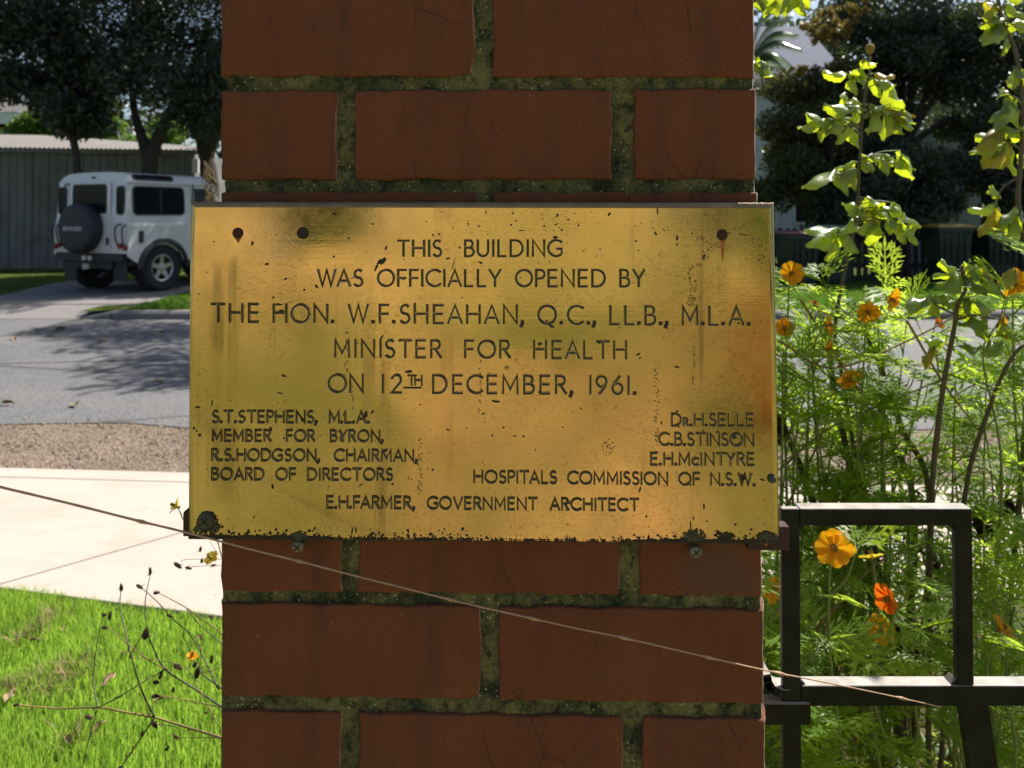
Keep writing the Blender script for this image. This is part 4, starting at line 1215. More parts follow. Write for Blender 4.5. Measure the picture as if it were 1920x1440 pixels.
        for zz, yy in ((.79, .72), (.76, .83)):
            l = MB(); l.lathe([(.047, 0), (.047, .03), (.035, .045), (0.0001, .05)], 18, Matrix.Translation((0, s*yy, zz)) @ Matrix.Rotation(-R(90), 4, 'Y')); l.build('tail_lamp', MT['redlamp'], root, auto=40)
        l = MB(); l.prism(rrect(.16, .05, .01), 0, .02, Matrix.Translation((0, s*.60, .735)) @ Matrix.Rotation(-R(90), 4, 'Y') @ Matrix.Rotation(R(90), 4, 'Z')); l.build('reverse_lamp', MT['clearlamp'], root)
    # rear wall: -x is outward. M maps local (x right as seen from behind, y up, z outward)
    RW = lambda y, z: Matrix.Translation((rear(z) - .001, y, z)) @ Matrix(((0, 0, -1, 0), (-1, 0, 0, 0), (0, 1, 0, 0), (0, 0, 0, 1)))
    for s in (1, -1):
        window_on(RW(s*.70, 1.53), .155, .44, .05)
    d = MB(); d.prism(rrect(.98, 1.12, .05), 0, .022, RW(.0, 1.265)); dr = d.build('rear_door', MT['paint'], root, bevel=.006)
    M = RW(0, 1.56) @ Matrix.Translation((0, 0, .022))
    g = MB(); g.prism(rrect(.80, .46, .05), 0, .01, M); g.build('door_window', MT['glass'], dr)
    g = MB(); g.ring(rrect(.83, .49, .06), rrect(.79, .45, .045), 0, .014, M); g.build('window_seal', MT['black_plastic'], dr)
    h = MB(); h.box(-.05, -.02, -.47, -.43, .80, .92); h.build('handle', MT['black_plastic'], dr, bevel=.004); h = MB(); h.box(-.045, -.02, .43, .47, .78, 1.0); h.build('latch', MT['black_plastic'], dr, bevel=.004)
    hg = MB(); hg.box(-.03, .0, .52, .60, 1.80, 1.825); hg.box(-.03, 0, .52, .60, 1.15, 1.17); hg.tube([(-.035, .585, 1.81), (-.035, .585, 1.15)], .012, 6); hg.build('door_hinge', MT['black_plastic'], root)
    hl = MB(); hl.box(rear(1.93) - .03, rear(1.93) + .01, -.02, .02, 1.90, 1.935); hl.build('washer_jet', MT['black_plastic'], root)
    # spare wheel under a vinyl cover
    sp = MB(); T = Matrix.Translation((-.005, .06, 1.07)) @ Matrix.Rotation(-R(90), 4, 'Y')
    sp.lathe([(.33, .0), (.40, .03), (.415, .10), (.412, .21), (.40, .245), (.375, .262), (.30, .268), (0.0001, .272)], 48, T)
    so = sp.build('spare_wheel_cover', MT['cover'], root, auto=60)
    lt = MB()
    ML = Matrix.Translation((-.005, .06, 1.07)) @ Matrix(((0, 0, -1, 0), (-1, 0, 0, 0), (0, 1, 0, 0), (0, 0, 0, 1)))
    def mp(px, py, h):
        p = ML @ Vector((px, -py, .2785 + h*8)); return tuple(p)
    word = "DEFENDER"
    x = -.225
    for ch in word:
        w0 = .047
        for si, st in enumerate(GL[ch][1]):
            gw = max(GL[ch][0], .3)
            Lp, Rp = ribbon([(px/gw*w0*.82, py*.055) for px, py in st], .013)
            n = len(Lp)
            lt.add([mp(x + p.x, -p.y + .03, .00015*si) for p in Lp] + [mp(x + p.x, -p.y + .03, .00015*si) for p in Rp], [[i, i+1, n+i+1, n+i] for i in range(n-1)])
        x += .0575
    lt.build('lettering', MT['silver'], so)
    # rear member, plates, hitch, under-body
    u = MB(); u.box(-.04, .10, -.80, .80, .53, .66); u.build('rear_crossmember', MT['black_plastic'], root, bevel=.008)
    s2 = MB(); s2.box(-.02, .02, -.86, .86, .665, .70); s2.build('sill', MT['paint'], root, bevel=.005)
    pl = MB(); pl.prism(rrect(.34, .12, .012), 0, .01, RW(.65, .94)); pl.build('number_plate', MT['plate'], root)
    pl2 = MB(); pl2.prism(rrect(.34, .11, .01), 0, .01, Matrix.Translation((-.04, .02, .58)) @ Matrix(((0, 0, -1, 0), (-1, 0, 0, 0), (0, 1, 0, 0), (0, 0, 0, 1)))); p2 = pl2.build('number_plate', MT['black_plastic'], root)
    for yy in (-.07, .07):
        sc = MB(); sc.box(-.054, -.0505, .02 + yy - .045, .02 + yy + .045, .545, .615); sc.build('plate_character', MT['plate'], p2)
    ht = MB(); ht.ring(rrect(.075, .085, .012), rrect(.045, .05, .006), 0, .06, Matrix.Translation((-.05, .0, .44)) @ Matrix(((0, 0, -1, 0), (-1, 0, 0, 0), (0, 1, 0, 0), (0, 0, 0, 1)))); ht.build('tow_hitch', MT['plate'], root)
    ub = MB(); ub.box(.05, 3.4, -.45, .45, .40, .60); ub.tube([(xr, -.7, .39), (xr, .7, .39)], .06, 10); ub.tube([(xf, -.7, .39), (xf, .7, .39)], .06, 10)
    ub.lathe([(.14, -.1), (.17, 0), (.14, .1)], 14, Matrix.Translation((xr, .1, .39)) @ Matrix.Rotation(R(90), 4, 'Y')); ub.box(.12, .5, -.84, .84, .46, .54); ub.build('chassis', MT['black_plastic'], root)
    # wheels
    for x0 in (xr, xf):
        for s in (1, -1):
            T = Matrix.Translation((x0, s*.755, .392)) @ Matrix.Rotation(-s*R(90), 4, 'X')
            t = MB(); t.lathe([(.225, -.11), (.30, -.132), (.355, -.132), (.385, -.105), (.392, -.05), (.392, .05), (.385, .105), (.355, .132), (.30, .132), (.225, .11)], 40, T, closed=True)
            for k in range(34):
                a = 2*math.pi*k/34
                for zz in (-.085, .0, .085):
                    t.box(.386, .401, -.022, .022, zz - .030, zz + .030, 0, T @ Matrix.Rotation(a + (.09 if zz else 0), 4, 'Z'))
            w = t.build('wheel', MT['rubber'], root, auto=35); w['label'] = 'black off road tyre with five spoke alloy rim'
            rm = MB(); rm.lathe([(.228, .115), (.222, .118), (.200, .105), (.190, .03), (.190, -.08), (.226, -.1)], 36, T, cap=False)
            rm.lathe([(.062, .055), (.058, .092), (.035, .10), (.0001, .10)], 20, T)
            for k in range(5):
                a = 2*math.pi*k/5 + .3
                Ms = T @ Matrix.Rotation(a, 4, 'Z')
                q = [(.045, -.048, .088), (.045, .048, .088), (.205, .030, .100), (.205, -.030, .100), (.045, -.042, .045), (.045, .042, .045), (.205, .028, .055), (.205, -.028, .055)]
                rm.add([Ms @ Vector(p) for p in q], [(0, 1, 2, 3), (7, 6, 5, 4), (0, 4, 5, 1), (1, 5, 6, 2), (2, 6, 7, 3), (3, 7, 4, 0)])
            rm.build('rim', MT['alloy'], w, auto=35)
            hb = MB(); hb.lathe([(.185, .0), (.0001, .0)], 24, T); hb.build('brake_disc', MT['black_plastic'], w)
    return root
build_car()

# ================================================================== SHED AND HOUSES
def build_shed():
    Yw = 17.6
    L = at(-420, 285, Yw - .9); Rr = at(365, 297, Yw + .5)
    root = empty('shed', (L.x, L.y, FZ), 0, 'long low grey boarded shed with a weathered pale roof behind the white four wheel drive', 'shed')
    O = Vector((L.x, L.y, FZ))
    ax = Vector((Rr.x - L.x, Rr.y - L.y, 0)); W = ax.length; ax.normalize(); nm = Vector((ax.y, -ax.x, 0))
    zt = 2.78
    def P(s, d, z): q = ax*s - nm*d; return (q.x, q.y, z)
    mb = MB()
    s = 0.0
    while s < W - .05:
        w = random.uniform(.15, .19); e = min(W, s + w - .012); j = random.uniform(0, .018)
        mb.add([P(s, j, 0), P(e, j, 0), P(e, j, zt), P(s, j, zt), P(s, .05, 0), P(e, .05, 0), P(e, .05, zt), P(s, .05, zt)], [(0, 1, 2, 3), (0, 3, 7, 4), (1, 5, 6, 2), (3, 2, 6, 7)])
        s += w
    mb.add([P(0, .04, 0), P(W, .04, 0), P(W, .04, zt), P(0, .04, zt)], [(0, 1, 2, 3)])
    mb.add([P(W, .04, 0), P(W, 5, 0), P(W, 5, zt), P(W, .04, zt)], [(0, 1, 2, 3)])
    mb.build('wall', MT['boards'], root)
    # hipped sheet roof with shallow ribs
    rf = MB()
    ridge_z = 3.38; n = 90; dep = 4.2
    for i in range(n):
        a0, a1 = i / n, (i + 1) / n
        s0, s1 = lerp(-.2, W + .18, a0), lerp(-.2, W + .18, a1)
        def top(s):
            k = min(1.0, max(.02, (W + .18 - s) / 5.2)); return dep * k, zt + .06 + (ridge_z - zt) * k
        d0, z0 = top(s0); d1, z1 = top(s1); m = (s0 + s1)/2; dm, zm = top(m)
        rf.add([P(s0, -.22, zt - .03), P(m, -.22, zt + .005), P(m, dm, zm + .035), P(s0, d0, z0)], [(0, 1, 2, 3)])
        rf.add([P(m, -.22, zt + .005), P(s1, -.22, zt - .03), P(s1, d1, z1), P(m, dm, zm + .035)], [(0, 1, 2, 3)])
    rf.build('roof', MT['roofsheet'], root)
    fa = MB(); fa.add([P(-.2, -.20, zt - .12), P(W + .18, -.20, zt - .12), P(W + .18, -.20, zt - .035), P(-.2, -.20, zt - .035), P(-.2, -.16, zt - .12), P(W + .18, -.16, zt - .12), P(W + .18, -.16, zt - .035), P(-.2, -.16, zt - .035)], [(0, 1, 2, 3), (4, 7, 6, 5), (0, 4, 5, 1), (3, 2, 6, 7), (0, 3, 7, 4), (1, 5, 6, 2)]); fa.build('fascia', MT['boards'], root)
    q = at(366, 311, Yw + .45)
    wb = MB(); wb.box(q.x - .05, q.x + .09, q.y - .05, q.y + .03, q.z - .17, q.z + .17)
    o = wb.build('meter_box', MT['fascia'], None, bevel=.01); tag(o, 'small white box fixed at the end of the grey shed', 'meter box')
build_shed()
def build_houses():
    # house beyond the shed: eave and wall
    Y = 27.0
    a = at(-500, 205, Y); b = at(98, 218, Y)
    root = empty('house', (a.x, Y, FZ), 0, 'brown house with a white eave rising behind the grey shed', 'house')
    O = Vector((a.x, Y, FZ))
    W = b.x - a.x; ze = at(40, 232, Y).z - FZ
    m = MB(); m.box(0, W - .6, .6, 8, 0, ze - .05); m.build('wall', MT['brownwall'], root)
    m = MB(); m.box(-.2, W, -.05, .0, ze, ze + .40); m.box(W, W + .05, -.05, 8, ze, ze + .4); m.build('fascia', MT['fascia'], root)
    m = MB(); m.box(-.2, W - .005, .01, 8, ze + .02, ze + .06); m.build('soffit', MT['brownwall'], root)
    m = MB(); m.add([(-.3, -.1, ze + .41), (W + .1, -.1, ze + .41), (W - 3, 4, ze + 1.5), (-.3, 4, ze + 1.5)], [(0, 1, 2, 3)]); m.add([(W + .1, -.1, ze + .41), (W + .1, 8.1, ze + .41), (W - 3, 4, ze + 1.5)], [(0, 1, 2)]); m.build('roof', MT['roofsheet'], root)
    # pale house behind the trees on the other side
    Y = 25.0
    a = at(1200, 120, Y); b = at(1560, 120, Y)
    root = empty('house', (a.x, Y, FZ), 0, 'white weatherboard house with a blue grey gable roof behind the dark trees', 'house')
    W = b.x - a.x
    z0 = at(1500, 172, Y).z - FZ
    m = MB()
    k = 0; z = 0
    while z < z0: m.add([(0, -.02, z), (W, -.02, z), (W, 0, z + .16), (0, 0, z + .16)], [(0, 1, 2, 3)]); z += .16
    m.box(.0, W, .001, 7, 0, z0); m.build('wall', MT['whitewall'], root)
    m = MB(); m.box(-.5, W + .5, -.5, -.42, z0, z0 + .22); m.build('fascia', MT['fascia'], root)
    m = MB(); m.add([(-.5, -.5, z0 + .23), (W + .5, -.5, z0 + .23), (W + .5, 3.5, z0 + 3.0), (-.5, 3.5, z0 + 3.0)], [(0, 1, 2, 3)]); m.build('roof', MT['blueroof'], root)
    for xx in (W*.55, W*.8):
        w = MB(); w.box(xx, xx + .9, -.06, -.03, 1.0, 2.2); wo = w.build('window', MT['glass'], root)
        f = MB(); f.ring(rrect(1.04, 1.34, .01, 1), rrect(.9, 1.2, .01, 1), 0, .05, Matrix.Translation((xx + .45, -.03, 1.6)) @ Matrix.Rotation(R(90), 4, 'X')); f.build('frame', MT['fascia'], wo)
    # low white garage roof glimpsed between the trunks
    Y = 22.0
    a = at(1690, 195, Y); b = at(1840, 195, Y); zz = at(1760, 186, Y).z - FZ
    root = empty('garage', ((a.x + b.x)/2, Y, FZ), 0, 'low garage with a sunlit white roof edge glimpsed between the dark trees', 'garage')
    w = (b.x - a.x)/2
    m = MB(); m.box(-w, w, .1, 4, 0, zz - .15); m.build('wall', MT['boards'], root)
    m = MB(); m.add([(-w - .2, -.2, zz - .1), (w + .2, -.2, zz - .1), (w + .2, 4, zz + .5), (-w - .2, 4, zz + .5), (-w - .2, -.2, zz - .16), (w + .2, -.2, zz - .16), (w + .2, 4, zz + .44), (-w - .2, 4, zz + .44)], [(0, 1, 2, 3), (7, 6, 5, 4), (0, 4, 5, 1), (1, 5, 6, 2), (2, 6, 7, 3), (3, 7, 4, 0)]); m.build('roof', MT['fascia'], root)
    # a pale boarded fence end behind the bins
    a = at(1700, 430, 15.4); b = at(1770, 430, 15.4)
    m = MB()
    for i in range(4):
        x = lerp(a.x, b.x, i/4); m.box(x, x + (b.x - a.x)/4 - .01, 15.4, 15.43, FZ, at(1730, 388, 15.4).z - .03*i)
    tag(m.build('board_screen', MT['whitewall']), 'pale upright boards showing behind the dark picket fence', 'screen')
    # hospital behind the viewer: it is what the brass mirrors
    root = empty('hospital_building', (-1, -11, 0), 0, 'long orange brick hospital wing with white windows across the lawn facing the plaque', 'building')
    m = MB(); m.box(-16, 14, -6, 0, 0, 4.0); m.build('wall', MT['hospital'], root)
    m = MB(); m.box(-16.6, 14.6, -6.6, .6, 4.0, 4.25); m.build('roof', MT['fascia'], root)
    for x in (-14, -10.5, -7, -3.4, 3.2, 6.8, 10.5):
        w = MB(); w.box(x, x + 1.9, .005, .05, 1.0, 2.6); wo = w.build('window', MT['glass'], root)
        f = MB(); f.ring(rrect(2.1, 1.8, .02, 1), rrect(1.9, 1.6, .02, 1), 0, .08, Matrix.Translation((x + .95, .0, 1.8)) @ Matrix.Rotation(-R(90), 4, 'X')); f.build('frame', MT['fascia'], wo)
    poly('forecourt', [(-9, -10.9), (9, -10.9), (9, .25), (-9, .25)], .012, MT['forecourt'], label='mottled dry forecourt before the hospital')
    poly('reflection_path', [(-.42, .2), (.52, .2), (.85, -3.2), (1.5, -6.6), (.1, -6.2), (-1.3, -6.4), (-.7, -3.0)], .018, MT['peach'], label='unseen peach coloured paving added to be mirrored in the brass')  # unseen paving, added to give the brass its peach reflection
    def bush(x, y, z, r, n, mat, lab, nm='reflection_bush'):  # unseen bushes added to break up what the brass reflects
        t = empty(nm, (x, y, 0), 0, lab, 'bush'); cl = clumps_in((0, 0, z), r, 14, min(r)*.55, .2); v, f = cloud(n, cl, .09, .5, 0); npmesh('crown', v, f, t, MT[mat])
        s = MB(); s.tube([(0, 0, 0), (0, 0, z)], [.05, .02], 6); s.build('trunk', MT['bark'], t)
    bush(-2.9, -8.0, 2.3, (1.0, .7, 1.9), 7000, 'bright_leaf', 'unseen tall green bush added to be mirrored in the heading side of the brass', 'tall_reflection_bush')
    bush(2.9, -8.0, 2.2, (.55, .6, 1.8), 5000, 'bright_leaf', 'unseen narrow tall green bush added to be mirrored beside the urn', 'tall_reflection_bush')
    bush(1.55, -4.0, 1.22, (.24, .25, .34), 3200, 'cosmos_leaf', 'unseen small bright green bush added to be mirrored at the corner of the brass')
    pt = empty('reflection_urn', (1.46, -3.4, 0), 0, 'unseen large terracotta urn added to be mirrored in the brass', 'urn')  # made-up urn behind the viewer, adds an orange patch to the reflection
    m = MB(); m.lathe([(.12, 0), (.2, .15), (.24, .5), (.19, .78), (.22, .86), (.20, .86), (.17, .78), (.0001, .74)], 24); m.build('body', MT['terracotta'], pt, auto=40)
    for x, lab in ((1.12, 'unseen short orange brick post added to be mirrored beside the urn'), (-1.05, 'unseen short orange brick post added to be mirrored near the heading')):  # unseen posts, put in as upright orange strips for the brass to mirror
        pp = empty('reflection_post', (x, -4.3, 0), 0, lab, 'post'); m = MB(); m.box(-.11, .11, -.11, .11, 0, 1.22); m.build('shaft', MT['hospital'], pp); m = MB(); m.box(-.14, .14, -.14, .14, 1.223, 1.29); m.build('capping', MT['concrete'], pp)

# ================================================================== FENCE AND BINS
def build_fence():
    Y = 14.6
    a = at(1405, 500, Y); b = at(2150, 500, Y)
    root = empty('picket_fence', (a.x, Y, FZ), 0, 'dark stained picket fence with narrow light gaps behind the garden', 'fence')
    W = b.x - a.x; top = at(1700, 428, Y).z - FZ
    m = MB(); x = 0.0
    while x < W:
        w = .085; h = top + random.uniform(-.02, .02); g = random.uniform(.04, .062)
        yy = random.uniform(-.006, .006); tl = random.uniform(-.008, .008)
        m.add([(x, yy, 0), (x + w, yy, 0), (x + w + tl, yy, h - .03), (x + w/2 + tl, yy, h + .02), (x + tl, yy, h - .03), (x, yy + .02, 0), (x + w, yy + .02, 0), (x + w + tl, yy + .02, h - .03), (x + w/2 + tl, yy + .02, h + .02), (x + tl, yy + .02, h - .03)],
              [(0, 1, 2, 3, 4), (9, 8, 7, 6, 5), (0, 5, 6, 1), (1, 6, 7, 2), (2, 7, 8, 3), (3, 8, 9, 4), (4, 9, 5, 0)])
        x += w + g
    m.build('palings', MT['fence'], root)
    for z in (.25, top - .25):
        r = MB(); r.box(0, W, .03, .075, z, z + .09); r.build('rail', MT['fence'], root)
    x = .3
    while x < W:
        p = MB(); p.box(x, x + .10, .08, .18, 0, top - .05); p.build('post', MT['fence'], root, bevel=.006); x += 2.4
build_fence()
def build_bins():
    first = None
    defs = [(1494, 14.0, 'lid_red', 434, 'dark green wheelie bin with a dull red lid beside the plaque'), (1560, 14.1, 'lid_green', 424, 'dark wheelie bin with a teal lid behind the tall rose'), (1777, 14.0, 'lid_yellow', 421, 'dark green wheelie bin with a yellow lid in front of the fence'), (1866, 14.1, 'lid_red', 430, 'dark wheelie bin with a red lid next to the yellow lidded bin')]
    for px, Y, lid, ty, lab in defs:
        c = at(px, 540, Y)
        root = empty('wheelie_bin', (c.x, Y, FZ), random.uniform(-.12, .12), lab, 'wheelie bin', 'wheelie bins in front of the picket fence')
        H = at(px, ty, Y).z - FZ - .06
        b = MB()
        def ringp(w, d, z): return [(-w/2, -d/2, z), (w/2, -d/2, z), (w/2, d/2, z), (-w/2, d/2, z)]
        lv = [ringp(.46, .50, .04), ringp(.48, .54, .35), ringp(.57, .66, H - .08), ringp(.61, .70, H - .075), ringp(.61, .70, H)]
        vs = [p for l in lv for p in l]
        b.add(vs, [(3, 2, 1, 0)] + [[4*i + k, 4*i + (k+1) % 4, 4*(i+1) + (k+1) % 4, 4*(i+1) + k] for i in range(4) for k in range(4)] + [(16, 17, 18, 19)])
        for k in (-.17, -.06, .06, .17): b.box(k - .012, k + .012, -.345, -.31, .40, H - .12)
        b.build('bin_body', MT['bin'], root, bevel=.012)
        l = MB(); lv = [ringp(.64, .74, H + .003), ringp(.64, .74, H + .03), ringp(.56, .64, H + .065), ringp(.30, .4, H + .08)]
        l.add([p for q in lv for p in q], [(3, 2, 1, 0)] + [[4*i + k, 4*i + (k+1) % 4, 4*(i+1) + (k+1) % 4, 4*(i+1) + k] for i in range(3) for k in range(4)] + [(12, 13, 14, 15)])
        l.build('lid', MT[lid], root, bevel=.01)
        for s in (1, -1):
            w = MB(); w.lathe([(.0001, -.025), (.09, -.025), (.10, -.015), (.10, .015), (.09, .025), (.0001, .025)], 18, Matrix.Translation((s*.25, .30, .10)) @ Matrix.Rotation(R(90), 4, 'Y')); w.build('wheel', MT['rubber'], root, auto=40)
        h = MB(); h.tube([(-.26, .37, H - .03), (-.26, .43, H + .02), (.26, .43, H + .02), (.26, .37, H - .03)], .016, 7); h.build('handle', MT['bin'], root)
build_bins()

# ================================================================== TREES
def cloud(n, clumps, size, asp=.35, droop=.3, spread=1.0):
    """leaf rhombs round clumps [(x,y,z,r)], numpy"""
    cl = np.array(clumps); wgt = cl[:, 3]**2; k = rng.choice(len(cl), n, p=wgt/wgt.sum())
    d = rng.normal(size=(n, 3)); d /= np.linalg.norm(d, axis=1)[:, None]
    rad = rng.uniform(0, 1, n)**.45 * cl[k, 3] * spread
    c = cl[k, :3] + d * rad[:, None] * np.array([1, 1, .8])
    l = size * rng.uniform(.55, 1.25, n)
    ax = rng.normal(size=(n, 3)); ax[:, 2] -= droop*2; ax /= np.linalg.norm(ax, axis=1)[:, None]
    sd = np.cross(ax, rng.normal(size=(n, 3))); sd /= np.linalg.norm(sd, axis=1)[:, None]
    nn = np.cross(ax, sd)
    v = np.zeros((n, 4, 3))
    v[:, 0] = c - ax*l[:, None]*.5
    v[:, 1] = c + sd*(l*asp*.5)[:, None] + nn*(l*.06)[:, None]
    v[:, 2] = c + ax*l[:, None]*.5
    v[:, 3] = c - sd*(l*asp*.5)[:, None] + nn*(l*.06)[:, None]
    b = np.arange(n)[:, None]*4
    f = np.concatenate([b + [0, 1, 2], b + [0, 2, 3]])
    return v.reshape(-1, 3), f
def clumps_in(c, r, n, cr, shell=.55):
    out = []
    for _ in range(n):
        d = Vector((random.gauss(0, 1), random.gauss(0, 1), random.gauss(0, 1))).normalized() * random.uniform(shell, 1.0)
        out.append((c[0] + d.x*r[0], c[1] + d.y*r[1], c[2] + d.z*r[2], cr * random.uniform(.6, 1.3)))
    return out
def trunk_mesh(root, pts, r0, r1, limbs=(), name='trunk'):
    mb = MB(); P = spline(pts, 6); n = len(P)
    P = [p + Vector((random.gauss(0, .012), random.gauss(0, .012), 0)) for p in P]
    mb.tube(P, [lerp(r0, r1, (i/(n-1))**.8) * random.uniform(.93, 1.07) for i in range(n)], 10)
    for lp, a, b in limbs:
        Q = spline(lp, 5); m = len(Q); mb.tube(Q, [lerp(a, b, i/(m-1)) for i in range(m)], 7)
    return mb.build(name, MT['bark'], root, smooth=True)
def tree(name, base, label, crown, n, size, trunk, mat='dark_leaf', group=None, asp=.35, droop=.3, cat='tree'):
    root = empty(name, base, 0, label, cat, group)
    B = Vector(base)
    rel = lambda p: tuple(Vector(p) - B)
    if trunk:
        pts, r0, r1, limbs = trunk
        trunk_mesh(root, [rel(p) for p in pts], r0, r1, [([rel(q) for q in lp], a, b) for lp, a, b in limbs])
    cl = [(c[0] - B.x, c[1] - B.y, c[2] - B.z, c[3]) for c in crown]
    v, f = cloud(n, cl, size, asp, droop)
    npmesh('crown', v, f, root, MT[mat])
    return root
def build_trees():
    # forked tree behind the car: trunk in front of the shed, crown filling the corner
    Y = 15.9
    b = at(262, 510, Y); b.z = FZ
    f1 = at(283, 288, Y); tl = at(258, 225, Y); tr = at(325, 190, Y)
    cr = []
    for px, py, rx, rz, n in ((330, 40, 2.2, 1.9, 26), (150, 30, 2.0, 1.6, 20), (290, 150, 1.6, .9, 18), (120, 140, 1.2, .7, 10), (395, 160, .9, .8, 9), (560, -80, 2.6, 2.2, 22), (250, -160, 3.0, 1.8, 26), (385, 215, .45, .35, 7)):
        c = at(px, py, Y - .2); cr += clumps_in(c, (rx, 1.5, rz), n, .62, .2)
    tree('forked_tree', b, 'dark forked tree whose thick trunk rises behind the white four wheel drive', cr, 44000, .15,
         ([b, at(270, 400, Y), at(283, 305, Y), at(300, 250, Y), at(335, 180, Y + .2), at(390, 60, Y + .5)], .21, .09,
          [([at(280, 300, Y), at(268, 262, Y), at(254, 215, Y), at(240, 120, Y)], .14, .05), ([at(335, 180, Y + .2), at(300, 120, Y - .3), at(250, 60, Y - .4)], .09, .03), ([at(300, 250, Y), at(350, 170, Y - .6), at(460, 80, Y - .5)], .10, .03)]))
    Y = 15.2
    b = at(153, 510, Y); b.z = FZ
    cr = []
    for px, py, rx, rz, n in ((150, 215, .7, .36, 10), (60, 60, 1.9, 1.3, 20), (170, 130, 1.1, .7, 10), (-90, 120, 1.6, 1.1, 14), (-40, -60, 2.2, 1.2, 16), (20, 165, .7, .3, 5)):
        c = at(px, py, Y); cr += clumps_in(c, (rx, 1.1, rz), n, .45, .2)
    tree('slender_tree', b, 'dark slender tree with a thin straight trunk in front of the grey shed', cr, 17000, .16,
         ([b, at(152, 400, Y), at(143, 290, Y), at(132, 220, Y), at(120, 120, Y)], .095, .06, [([at(140, 260, Y), at(105, 230, Y), at(60, 205, Y)], .04, .015), ([at(135, 230, Y), at(175, 190, Y), at(210, 140, Y)], .05, .02)]), asp=.45)
    # spreading tree mostly behind the pillar, its grey trunk beside the shed's end
    Y = 17.4
    b = at(392, 505, Y); b.z = FZ
    cr = clumps_in((-3.2, 17.3, 6.6), (3.4, 2.4, 2.0), 46, .8, .3) + clumps_in(at(420, 130, Y), (1.0, 1.0, 1.1), 12, .5, .2)
    tree('spreading_tree', b, 'spreading dark tree with a rough grey trunk at the end of the shed', cr, 30000, .17,
         ([b, at(395, 400, Y), at(388, 300, Y), at(360, 220, Y), at(330, 120, Y)], .27, .10, [([at(385, 290, Y), at(430, 210, Y), at(560, 110, Y)], .20, .06), ([at(388, 300, Y), at(405, 240, Y), at(400, 140, Y)], .14, .04)]))
    # street tree hidden by the pillar; it dapples the road
    tree('street_tree', (1.2, 11.6, FZ), 'street tree standing on the verge behind the pillar', clumps_in((1.4, 11.6, 5.7), (2.2, 1.8, 1.4), 22, .55, .3) + clumps_in((-1.5, 12.3, 5.4), (1.8, 1.3, 1.2), 20, .5, .3) + clumps_in((1.1, 10.3, 5.4), (1.5, 1.1, 1.0), 16, .5, .3), 13500, .15, ([(1.2, 11.6, FZ), (1.15, 11.6, 2), (1.25, 11.6, 3.6), (1.2, 11.6, 5.6)], .16, .05, [([(1.2, 11.6, 3.2), (.3, 11.4, 4.4), (-.5, 11.3, 5.5)], .07, .02), ([(1.2, 11.6, 3.4), (2.1, 11.9, 4.6), (2.9, 12, 5.6)], .07, .02)]))
    # bright shrubs beyond the shed
    for px, py, w, h, lab, n in ((80, 248, 1.4, .9, 'bright green shrub showing over the shed roof beside the brown house', 6500), (218, 268, 1.6, .85, 'yellow green shrub over the middle of the shed roof', 6500), (322, 258, .8, .95, 'light green rounded shrub over the end of the shed roof', 5000)):
        Y = 24.5; c = at(px, py, Y); base = (c.x, Y, FZ)
        cr = clumps_in(c, (w, .7, h), 14, .38, .1) + clumps_in((c.x, Y, c.z - 1.4), (w, .6, .8), 8, .4, .1)
        tree('shrub', base, lab, cr, n, .17, ([base, (c.x, Y, 1.5), (c.x + .1, Y, c.z - .3)], .1, .03, []), 'bright_leaf', 'shrubs beyond the shed', .5, .0, 'shrub')
    # dark trees behind the picket fence
    rt = [
        (1545, 16.4, [(1545, 190, 1.25, 1.3, 20), (1500, 330, .9, 1.0, 14), (1600, 330, 1.0, .9, 12), (1470, 270, .5, .8, 8)], 26000, 'dense olive dark tree over the bins behind the tall rose', 'olive_leaf', 'leafy_tree'),
        (1700, 17.2, [(1690, 60, 1.7, 1.3, 24), (1640, 150, 1.0, 1.0, 12), (1740, -80, 2.2, 1.2, 16), (1600, 60, .8, .8, 8), (1770, 90, 1.0, .9, 14), (1760, 165, .6, .2, 5), (1660, 225, .6, .35, 8), (1800, 225, .5, .3, 7)], 38000, 'tall dark tree with bare curved branches high behind the fence', 'dark_leaf', 'dark_tree'),
        (1850, 16.0, [(1850, 90, 1.4, 1.6, 22), (1880, 250, 1.0, .9, 14), (1830, 330, .9, .5, 10), (1960, 160, 1.2, 1.8, 16)], 30000, 'dark spreading tree with a leaning branch above the yellow lidded bin', 'dark_leaf', 'dark_tree'),
        (1690, 15.3, [(1690, 330, 1.15, .75, 22), (1640, 390, .9, .35, 9), (1760, 350, .8, .5, 10), (1585, 410, .5, .25, 5)], 24000, 'low drooping dark green tree hanging over the picket fence', 'dark_leaf', 'drooping_tree'),
        (1960, 15.4, [(1930, 360, .8, .8, 12), (2050, 200, 1.4, 1.5, 16)], 16000, 'dark tree at the edge of the garden view beyond the red lidded bin', 'dark_leaf', 'dark_tree'),
    ]
    for px, Y, parts, n, lab, mt, nm in rt:
        b = at(px, 520, Y); b.z = FZ
        cr = []
        for cx, cy, rx, rz, k in parts: cr += clumps_in(at(cx, cy, Y), (rx, 1.0, rz), k, .46, .15)
        top = at(px, 60, Y)
        c0 = parts[0]
        t1 = at(c0[0], c0[1], Y)
        mid = b.lerp(t1, .5) + Vector((random.uniform(-.2, .2), 0, 0))
        limbs = [([mid, mid.lerp(at(p[0], p[1], Y), .6) + Vector((0, -.3, .2)), at(p[0], p[1], Y)], .09, .025) for p in parts[1:]]
        tree(nm, b, lab, cr, n, .13, ([b, b.lerp(mid, .5) + Vector((random.uniform(-.1, .1), 0, 0)), mid, t1], .2, .06, limbs), mt, 'dark trees behind the picket fence', .38, .45)
    # golden tips on the olive tree
    Y = 15.8
    c = at(1560, 60, Y)
